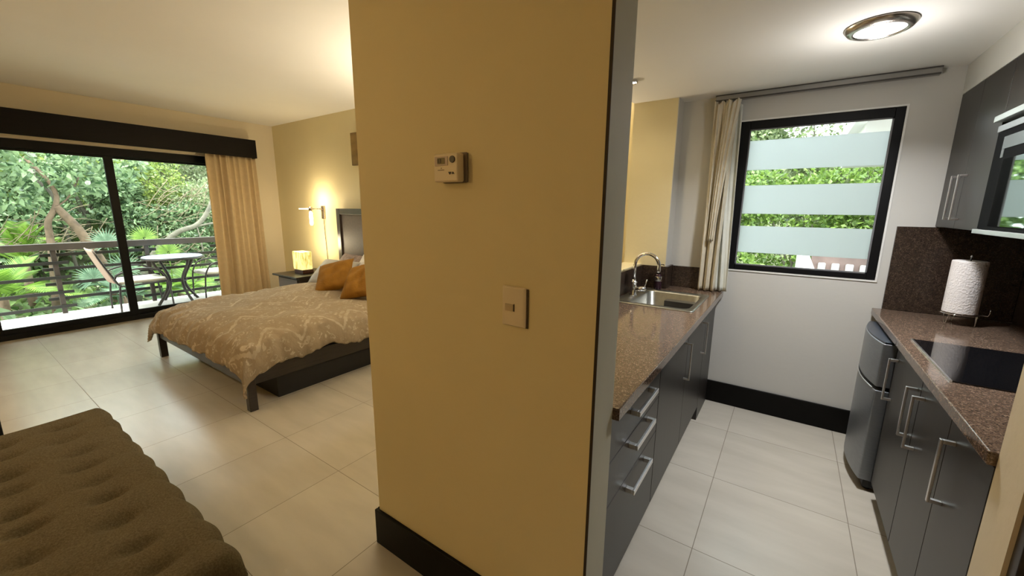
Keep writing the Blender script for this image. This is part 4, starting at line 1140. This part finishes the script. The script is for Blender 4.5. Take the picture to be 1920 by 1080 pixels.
def cloud(centers, radii, n, out=0.7):
    """points on lumpy ellipsoid clumps and their outward directions"""
    P = []; D = []
    k = len(centers); w = np.array([r[0]*r[1] + r[2]*r[1] for r in radii]); cnt = (n*w/w.sum()).astype(int)
    for c, r, q in zip(centers, radii, cnt):
        u = rng.normal(size=(q, 3)); u /= np.linalg.norm(u, axis=1)[:, None]
        lump = 1 + 0.16*np.sin(5*u[:, 0]+3*c[1]) * np.cos(4*u[:, 2]+c[0]) + 0.12*np.sin(9*u[:, 1]+c[2])
        rad = (rng.uniform(0.45, 1, q)**0.45)*lump
        P.append(np.array(c) + u*np.array(r)*rad[:, None])
        D.append(u*out + rng.normal(size=(q, 3))*0.55 + np.array([0, 0, -0.18]))
    return np.concatenate(P), np.concatenate(D)

def tree(name, label, base, trunk, clumps, n, size, m, bark=BARK_G, r0=0.07, ratio=0.30, group=None, cat='tree'):
    t = thing(name, label, cat, base, group)
    bm = nb(); pts = smooth_path([base]+trunk, 6); k = len(pts)
    tube(bm, pts, [r0*(1-0.6*i/k) for i in range(k)], 9)
    top = Vector(trunk[-1])
    for c, r in clumps:
        tube(bm, smooth_path([pts[int(k*0.6)], Vector(pts[int(k*0.6)]).lerp(Vector(c), 0.5)+Vector((0, 0, 0.1)), c], 4), [r0*0.45*(1-0.08*i) for i in range(9)], 6)
    obj('trunk', bm, bark, t, smooth=True)
    P_, D_ = cloud([c for c, r in clumps], [r for c, r in clumps], n)
    L = rng.uniform(0.6, 1.25, len(P_))*size
    leaves_mesh('foliage', P_, D_, L, L*ratio, m, t)
    return t

def gz(x, y): return hill_z(x, y) - 0.05

# back row and middle row on the hillside beyond the balcony
spec = [
 # x, y, crown z, crown radius, leaf n, leaf size, material, label
 (-16.5, -2.2, 3.3, 2.0, 4200, 0.15, LEAF_G, 'round mid green tree high on the hillside, outermost to the left'),
 (-16.0,  0.9, 3.2, 2.0, 5200, 0.14, LEAF_Y, 'yellow green tree crown high behind the forked trunk'),
 (-16.8,  3.4, 3.4, 2.0, 5200, 0.13, LEAF_G, 'mid green tree crown showing right of the door mullion, at the top'),
 (-16.2,  5.6, 3.3, 1.9, 5200, 0.12, LEAF_L, 'pale olive tree crown high beside the curtain edge'),
 (-16.8,  8.6, 3.4, 2.2, 3200, 0.15, LEAF_G, 'mid green hillside tree hidden to the right of the curtain'),
 (-13.6,  0.1, 2.0, 1.15, 3600, 0.15, LEAF_Y, 'light yellow green bush at the upper left corner of the door glass'),
 (-13.2,  2.05, 1.75, 1.10, 4200, 0.13, LEAF_B, 'blue green bush behind the forked trunk, left of the mullion'),
 (-13.9,  3.25, 1.95, 1.05, 4200, 0.11, LEAF_Y, 'bright lime bush in the middle of the right door pane'),
 (-13.4,  4.7, 1.45, 1.15, 4200, 0.11, LEAF_L, 'thin pale olive bush beside the curtain, above the leaning branch'),
 (-12.8,  3.3, 0.75, 0.95, 3600, 0.13, LEAF_B, 'low blue green bush under the lime bush in the right pane'),
 (-12.6,  1.0, 0.95, 0.85, 2600, 0.17, LEAF_B, 'broad leaved blue green bush at the left edge of the left pane'),
 (-12.9,  6.6, 0.9, 1.3, 2400, 0.14, LEAF_G, 'mid green bush to the right, outside behind the curtain'),
 (-12.9, -2.0, 1.0, 1.4, 2400, 0.15, LEAF_G, 'mid green bush far to the left of the balcony'),
]
for x, y, z, r, n, sz, m, lab in spec:
    g0 = gz(x, y); rr = random.Random(int(x*100+y*10))
    cl = [((x+rr.uniform(-.25, .25), y, z), (r*0.8, r, r*0.72))]
    for k in range(5):
        a = rr.uniform(0, 6.28); q = r*0.62
        cl.append(((x+q*math.cos(a)*0.6+0.3, y+q*math.sin(a), z+rr.uniform(-0.6, 0.55)*r), (r*0.42, r*0.45, r*0.36)))
    n = int(n*1.6); sz = sz*0.78
    tree('leafy_tree' if x < -15 else 'leafy_bush', lab, (x, y, g0), [(x+0.1, y+0.1, g0+(z-g0)*0.5), (x, y, z)], cl, n, sz, m, cat='tree' if x < -15 else 'bush', group='trees on the hillside' if x < -15 else 'bushes beyond the railing')

# forked tan trunk
ft = thing('forked_tree', 'forked tan trunk leaning together above the railing in the left pane', 'tree', (-10.6, 1.45, gz(-10.6, 1.45)))
bm = nb(); g0 = gz(-10.6, 1.3)
tube(bm, smooth_path([(-10.7, 2.05, g0), (-10.62, 1.86, 0.3), (-10.6, 1.70, 0.80), (-10.6, 1.60, 1.08), (-10.6, 1.46, 1.34), (-10.6, 1.385, 1.47)]), [0.088-0.0008*i for i in range(41)], 12)
tube(bm, smooth_path([(-10.5, 1.10, g0), (-10.55, 1.20, 0.3), (-10.6, 1.245, 0.90), (-10.6, 1.26, 1.20), (-10.6, 1.37, 1.44), (-10.6, 1.42, 1.66), (-10.75, 1.36, 1.95), (-11.1, 1.2, 2.3)]), [0.062-0.0007*i for i in range(57)], 10)
tube(bm, smooth_path([(-10.6, 1.40, 1.47), (-10.7, 1.55, 1.60), (-10.9, 1.72, 1.85), (-11.2, 1.9, 2.2)]), 0.013, 7)
obj('trunk', bm, BARK, ft, smooth=True)
P_, D_ = cloud([(-10.7, 1.25, 2.15), (-11.0, 2.2, 2.35), (-10.7, 0.85, 1.62), (-10.8, 0.55, 2.4), (-10.6, 1.75, 1.95)], [(0.4, 0.50, 0.30), (0.5, 0.6, 0.3), (0.35, 0.42, 0.24), (0.4, 0.5, 0.3), (0.3, 0.35, 0.22)], 1500)
L = rng.uniform(0.6, 1.2, len(P_))*0.15; leaves_mesh('foliage', P_, D_, L, L*0.26, LEAF_B, ft)
# dark slim stem at the top left
st = thing('slim_tree', 'slim dark bare stem at the top of the left pane', 'tree', (-12.2, 1.0, gz(-12.2, 1.0)))
bm = nb(); tube(bm, smooth_path([(-12.2, 1.75, gz(-12.2, 1.75)), (-12.2, 1.62, 1.5), (-12.2, 1.45, 1.95), (-12.2, 1.38, 2.45), (-12.2, 1.30, 3.0)]), 0.03, 7)
obj('trunk', bm, mat('dark_bark', (0.07, 0.06, 0.045), 0.9, vary=0.3), st, smooth=True)
# leaning branch on the right
lb = thing('leaning_branch', 'thick grey branch leaning up to the right above the railing', 'branch', (-10.5, 2.4, gz(-10.5, 2.4)))
bm = nb()
tube(bm, smooth_path([(-10.5, 2.1, gz(-10.5, 2.1)), (-10.5, 2.45, 0.35), (-10.5, 2.95, 0.92), (-10.5, 3.35, 1.10), (-10.5, 3.58, 1.38), (-10.5, 3.75, 1.8), (-10.5, 3.8, 2.4)]), [0.062-0.0006*i for i in range(49)], 10)
tube(bm, smooth_path([(-10.5, 3.30, 1.06), (-10.45, 3.55, 1.12), (-10.4, 4.0, 1.2)]), 0.022, 7)
tube(bm, smooth_path([(-10.5, 3.35, 1.10), (-10.4, 3.36, 0.8), (-10.35, 3.36, 0.4)]), 0.013, 6)
obj('bark', bm, BARK_G, lb, smooth=True)
# tangles of dry twigs
def twigs(label, c, r, n, seed):
    rr = random.Random(seed); t = thing('twig_tangle', label, 'twigs', c, 'dry twig tangles')
    bm = nb()
    for k in range(n):
        p = Vector(c)+Vector((rr.uniform(-.3, .3), rr.uniform(-r, r), rr.uniform(-r, r)*0.8))
        a = rr.uniform(-0.6, 1.4); l = rr.uniform(0.35, 0.9)
        d = Vector((rr.uniform(-.3, .3), math.cos(a), math.sin(a)))*l
        tube(bm, smooth_path([p-d*0.5, p+Vector((0, rr.uniform(-.08, .08), rr.uniform(-.08, .08))), p+d*0.5], 3), rr.uniform(0.004, 0.008), 4)
    o = obj('twig', bm, TWIG, t, smooth=True); o['kind'] = 'stuff'
twigs('dry tan twig tangle between the two stems of the forked trunk', (-11.0, 1.5, 1.0), 0.45, 26, 1)
twigs('dry tan twig tangle beside the curtain above the leaning branch', (-11.6, 3.6, 1.6), 0.6, 32, 2)
twigs('dry twig tangle low behind the patio table', (-10.6, 3.0, 0.35), 0.6, 26, 3)
twigs('dry tan twig tangle at the far left edge above the railing', (-11.0, 0.75, 1.0), 0.4, 18, 4)

def blade(V, F, base, tip, w, up, segs=3, droop=0.0):
    base = np.array(base, float); tip = np.array(tip, float); d = tip-base
    s = np.cross(d, up); s /= (np.linalg.norm(s)+1e-9)
    n0 = len(V)
    for k in range(segs+1):
        t = k/segs; p = base + d*t + np.array([0, 0, -droop*t*t])
        ww = w*(0.35+0.65*math.sin(math.pi*min(1, t*1.15+0.12)))*(1-t**4)
        lift = np.array(up)*ww*0.35
        V.append(p + s*ww + lift); V.append(p); V.append(p - s*ww + lift)
    for k in range(segs):
        a = n0+3*k
        F.append((a, a+1, a+4, a+3)); F.append((a+1, a+2, a+5, a+4))

def frond(V, F, base, direc, length, nleaf, leaf, droop, w=0.013):
    base = np.array(base, float); d = np.array(direc, float); d /= np.linalg.norm(d)
    side = np.cross(d, [0, 0, 1.0]); side /= np.linalg.norm(side)+1e-9
    for k in range(nleaf):
        t = 0.12+0.88*k/(nleaf-1)
        p = base + d*length*t + np.array([0, 0, -droop*t*t*length])
        tang = d + np.array([0, 0, -2*droop*t]); tang /= np.linalg.norm(tang)
        up = np.cross(side, tang)
        ll = leaf*math.sin(math.pi*min(1, 0.18+0.82*t))**0.6 + 0.04
        for s in (-1, 1):
            tip = p + (tang*0.65 + side*s*0.85 + up*0.12)*ll
            blade(V, F, p, tip, w, up, 2, 0.05*ll)

def mesh_from(name, V, F, m, parent):
    off = np.array(wloc(parent)); me = bpy.data.meshes.new(name)
    me.from_pydata([tuple(np.array(v)-off) for v in V], [], F); me.materials.append(m)
    o = bpy.data.objects.new(name, me); COL.objects.link(o); o.parent = parent
    return o

def feather_palm(label, base, n, length, leaf, m, seed, tilt=0.7, group='feather palms below the railing'):
    rr = random.Random(seed); t = thing('feather_palm', label, 'palm', base, group)
    for k in range(n):
        a = 2*math.pi*k/n + rr.uniform(-.25, .25); el = rr.uniform(tilt-0.35, tilt+0.45)
        d = (math.cos(a)*math.cos(el), math.sin(a)*math.cos(el), math.sin(el))
        L_ = length*rr.uniform(0.8, 1.15); dr = rr.uniform(0.35, 0.6)
        V, F = [], []; b = (base[0]+0.05*d[0], base[1]+0.05*d[1], base[2]+0.1)
        frond(V, F, b, d, L_, 26, leaf, dr)
        f = mesh_from('frond', V, F, m, t)
        bm = nb(); pts = [Vector(b)+Vector(d)*L_*q+Vector((0, 0, -dr*q*q*L_)) for q in (0, .25, .5, .75, 1)]
        tube(bm, pts, [0.010, 0.009, 0.007, 0.005, 0.003], 5); obj('rachis', bm, m, f, smooth=True)
    bm = nb(); tube(bm, [(base[0], base[1], gz(base[0], base[1])), (base[0], base[1], base[2]+0.12)], 0.06, 8); obj('stem', bm, BARK, t, smooth=True)
feather_palm('bright green feather palm arching below the top rail at the left edge', (-10.0, 0.55, -0.05), 11, 0.95, 0.26, PALM_Y, 1, 0.75)
feather_palm('bright upright feather palm just left of the forked trunk', (-11.2, 0.95, 0.35), 9, 1.15, 0.22, PALM_Y, 2, 1.15)
feather_palm('silver green feather palm behind the left patio chair', (-9.9, 1.95, -0.25), 11, 0.95, 0.26, PALM_G, 3, 0.7)
feather_palm('bright feather palm behind the round patio table', (-9.9, 2.75, -0.30), 11, 0.95, 0.25, PALM_Y, 4, 0.8)
feather_palm('silver green feather palm beside the curtain, behind the right patio chair', (-9.9, 3.9, -0.25), 10, 0.9, 0.25, PALM_G, 5, 0.8)

def fan_palm(label, base, heads, m):
    t = thing('fan_palm', label, 'palm', base, 'fan palms')
    for (hx, hy, hz, r, az) in heads:
        c = np.array([hx, hy, hz]); V, F = [], []
        nrm = np.array([math.cos(az), math.sin(az), 0.35]); nrm /= np.linalg.norm(nrm)
        s = np.cross([0, 0, 1.0], nrm); s /= np.linalg.norm(s); u = np.cross(nrm, s)
        for k in range(27):
            a = R(-35+250*k/26)
            d = s*math.cos(a) + u*math.sin(a)
            tip = c + d*r*(0.85+0.15*math.sin(a)) + nrm*0.10*r
            blade(V, F, c+d*0.02, tip, 0.017, nrm, 3, 0.12*r)
        f = mesh_from('fan', V, F, m, t)
        bm = nb(); tube(bm, smooth_path([(base[0], base[1], base[2]), (0.5*(base[0]+hx), 0.5*(base[1]+hy), hz-0.35), tuple(c)], 4), 0.008, 5)
        obj('stalk', bm, m, f, smooth=True)
fan_palm('pale fan palm leaf standing just above the railing left of the mullion', (-10.0, 1.85, gz(-10, 1.85)), [(-10.0, 1.83, 0.84, 0.33, 0.15), (-10.2, 2.05, 0.35, 0.36, -0.3), (-9.8, 1.55, 0.25, 0.34, 0.3)], PALM_G)
fan_palm('bright fan palm right of the mullion, seen above the patio table', (-9.9, 2.65, gz(-9.9, 2.65)), [(-9.8, 2.62, 0.62, 0.30, 0.1), (-10.0, 2.35, 0.90, 0.28, -0.2), (-9.7, 3.0, 0.1, 0.36, 0.2)], PALM_Y)

def broad_plant(label, c, n, size, seed, m=LEAF_B):
    rr = random.Random(seed); t = thing('broadleaf_plant', label, 'plant', (c[0], c[1], gz(c[0], c[1])), 'broadleaf plants at the balcony edge')
    V, F = [], []
    for k in range(n):
        a = rr.uniform(0, 6.28); el = rr.uniform(0.0, 1.1); q = rr.uniform(0, 0.22)
        b = np.array([c[0]+q*math.cos(a), c[1]+1.6*q*math.sin(a), c[2]+rr.uniform(-0.1, 0.12)])
        d = np.array([math.cos(a)*math.cos(el), math.sin(a)*math.cos(el), math.sin(el)])
        sd_ = np.cross(d, [0, 0, 1.0]); sd_ /= np.linalg.norm(sd_)+1e-9; up = np.cross(sd_, d)
        blade(V, F, b, b+d*size*rr.uniform(0.7, 1.2), size*0.22, up, 6, 0.25*size)
    mesh_from('leaf', V, F, m, t)['kind'] = 'stuff'
    bm = nb(); tube(bm, [(c[0], c[1], gz(c[0], c[1])), (c[0], c[1], c[2])], 0.02, 6); obj('stem', bm, BARK_G, t, smooth=True)
broad_plant('large pale broadleaf plant under the railing at the far left', (-9.35, 0.70, -0.30), 34, 0.36, 1)
broad_plant('broadleaf plant low between the first post and the left patio chair', (-9.35, 1.50, -0.38), 34, 0.30, 2)
broad_plant('broadleaf plant low behind the legs of the round table', (-9.4, 2.45, -0.42), 28, 0.30, 3)
broad_plant('broadleaf plant at the balcony edge near the curtain', (-9.4, 3.5, -0.42), 28, 0.30, 4)
# undergrowth on the slope: uncountable small leaves
def undergrowth(name, label, x0, x1, y0, y1, n, zf, size, m):
    X = rng.uniform(x0, x1, n); Y = rng.uniform(y0, y1, n)
    Z = np.array([zf(a, b) for a, b in zip(X, Y)]) + rng.uniform(0, 0.45, n)
    P_ = np.stack([X, Y, Z], 1); D_ = rng.normal(size=(n, 3)) + np.array([0.3, 0, 0.8])
    L = rng.uniform(0.6, 1.3, n)*size
    o = leaves_mesh(name, P_, D_, L, L*0.28, m, None); tag(o, label, 'undergrowth', kind='stuff')
undergrowth('undergrowth', 'mixed green undergrowth covering the slope beyond the balcony', -15.5, -8.9, -2.5, 7.5, 9000, hill_z, 0.16, LEAF_G)

# ---- garden seen through the kitchen window
def gz2(y): return -1.4 + 0.06*max(0, y-7) + 0.10*max(0, y-10)**1.5*0.6
hedge = [
 (-4.6, 10.2, 1.6, 1.7, 'bushy green tree far to the left of the kitchen window', LEAF_G, 0.12),
 (-1.9, 10.0, 1.5, 1.6, 'bright green tree just left of the kitchen window view', LEAF_G, 0.11),
 (0.0, 9.6, 1.2, 1.25, 'dense yellow green tree filling the left half of the kitchen window', LEAF_YG, 0.10),
 (1.9, 9.8, 1.3, 1.3, 'dense green tree filling the right half of the kitchen window', LEAF_YG, 0.10),
 (0.3, 12.6, 3.3, 2.2, 'tall pale green tree behind, at the top of the kitchen window', LEAF_L, 0.13),
 (-2.4, 12.8, 3.2, 2.0, 'tall green tree behind, left of the kitchen window view', LEAF_G, 0.13),
 (4.4, 11.0, 2.2, 2.0, 'green tree to the right behind the neighbouring terrace', LEAF_G, 0.13),
 (0.9, 8.2, -0.2, 0.9, 'low bright bush below the kitchen window', LEAF_YG, 0.09),
 (-1.0, 8.0, 0.0, 0.9, 'low bright bush at the lower left of the kitchen window', LEAF_YG, 0.09),
]
for x, y, z, r, lab, m, sz in hedge:
    g0 = gz2(y); rr = random.Random(int(x*77+y)); cl = [((x, y, z), (r, r*0.8, r*0.85))]
    for k in range(5):
        a = rr.uniform(0, 6.28); cl.append(((x+0.65*r*math.cos(a), y-0.3*r*abs(math.sin(a)), z+0.65*r*math.sin(a)), (r*0.42, r*0.4, r*0.38)))
    tree('garden_tree' if r > 1 else 'garden_bush', lab, (x, y, g0), [(x+0.1, y, g0+(z-g0)*0.55+0.01), (x, y, z)], cl, int(3000*r*r)+1500, sz, m, r0=0.06, group='trees outside the kitchen window', cat='tree' if r > 1 else 'bush')

# neighbouring building corner
nbm = thing('neighbour_terrace', 'white and brown neighbouring terrace with a peach roof soffit outside the kitchen window', 'terrace', (1.2, 5.6, -1.4))
WHT = mat('white_render', (0.5, 0.5, 0.49), 0.7, vary=0.02)
obj('roof_beam', B(0.385, 0.475, 4.2, 7.4, 2.33, 2.47), WHT, nbm, label='white roof edge beam')
obj('soffit', B(0.475, 2.6, 4.2, 5.25, 2.36, 2.44), mat('peach_soffit', (0.26, 0.14, 0.08), 0.7), nbm, label='peach soffit')
obj('gable_wall', B(0.475, 2.6, 5.25, 7.4, 2.10, 2.44), WHT, nbm)
obj('parapet', B(0.115, 0.215, 4.3, 7.2, 0.55, 1.0), WHT, nbm, label='white parapet')
obj('terrace_floor', B(0.215, 2.6, 4.3, 7.2, 0.45, 0.55), mat('brown_terrace_tile', (0.16, 0.11, 0.10), 0.7, vary=0.2), nbm)
obj('screen_wall', B(0.25, 2.6, 6.1, 6.2, 0.55, 1.02), mat('brown_screen', (0.20, 0.14, 0.13), 0.7, vary=0.2), nbm)
for k in range(7):
    x = 0.32+0.13*k
    obj('screen_block', B(x, x+0.075, 6.07, 6.099, 0.80, 0.90), WHT, nbm, bevel=0.02)
for p in ((0.20, 4.8), (2.5, 4.8), (2.5, 7.1), (0.20, 7.1)):
    obj('support_post', B(p[0]-0.04, p[0]+0.04, p[1]-0.04, p[1]+0.04, -1.4, 0.5), WHT, nbm)
for p in ((2.55, 4.35), (2.55, 7.3)):
    obj('roof_post', B(p[0]-0.05, p[0]+0.05, p[1]-0.05, p[1]+0.05, 0.55, 2.40), WHT, nbm)
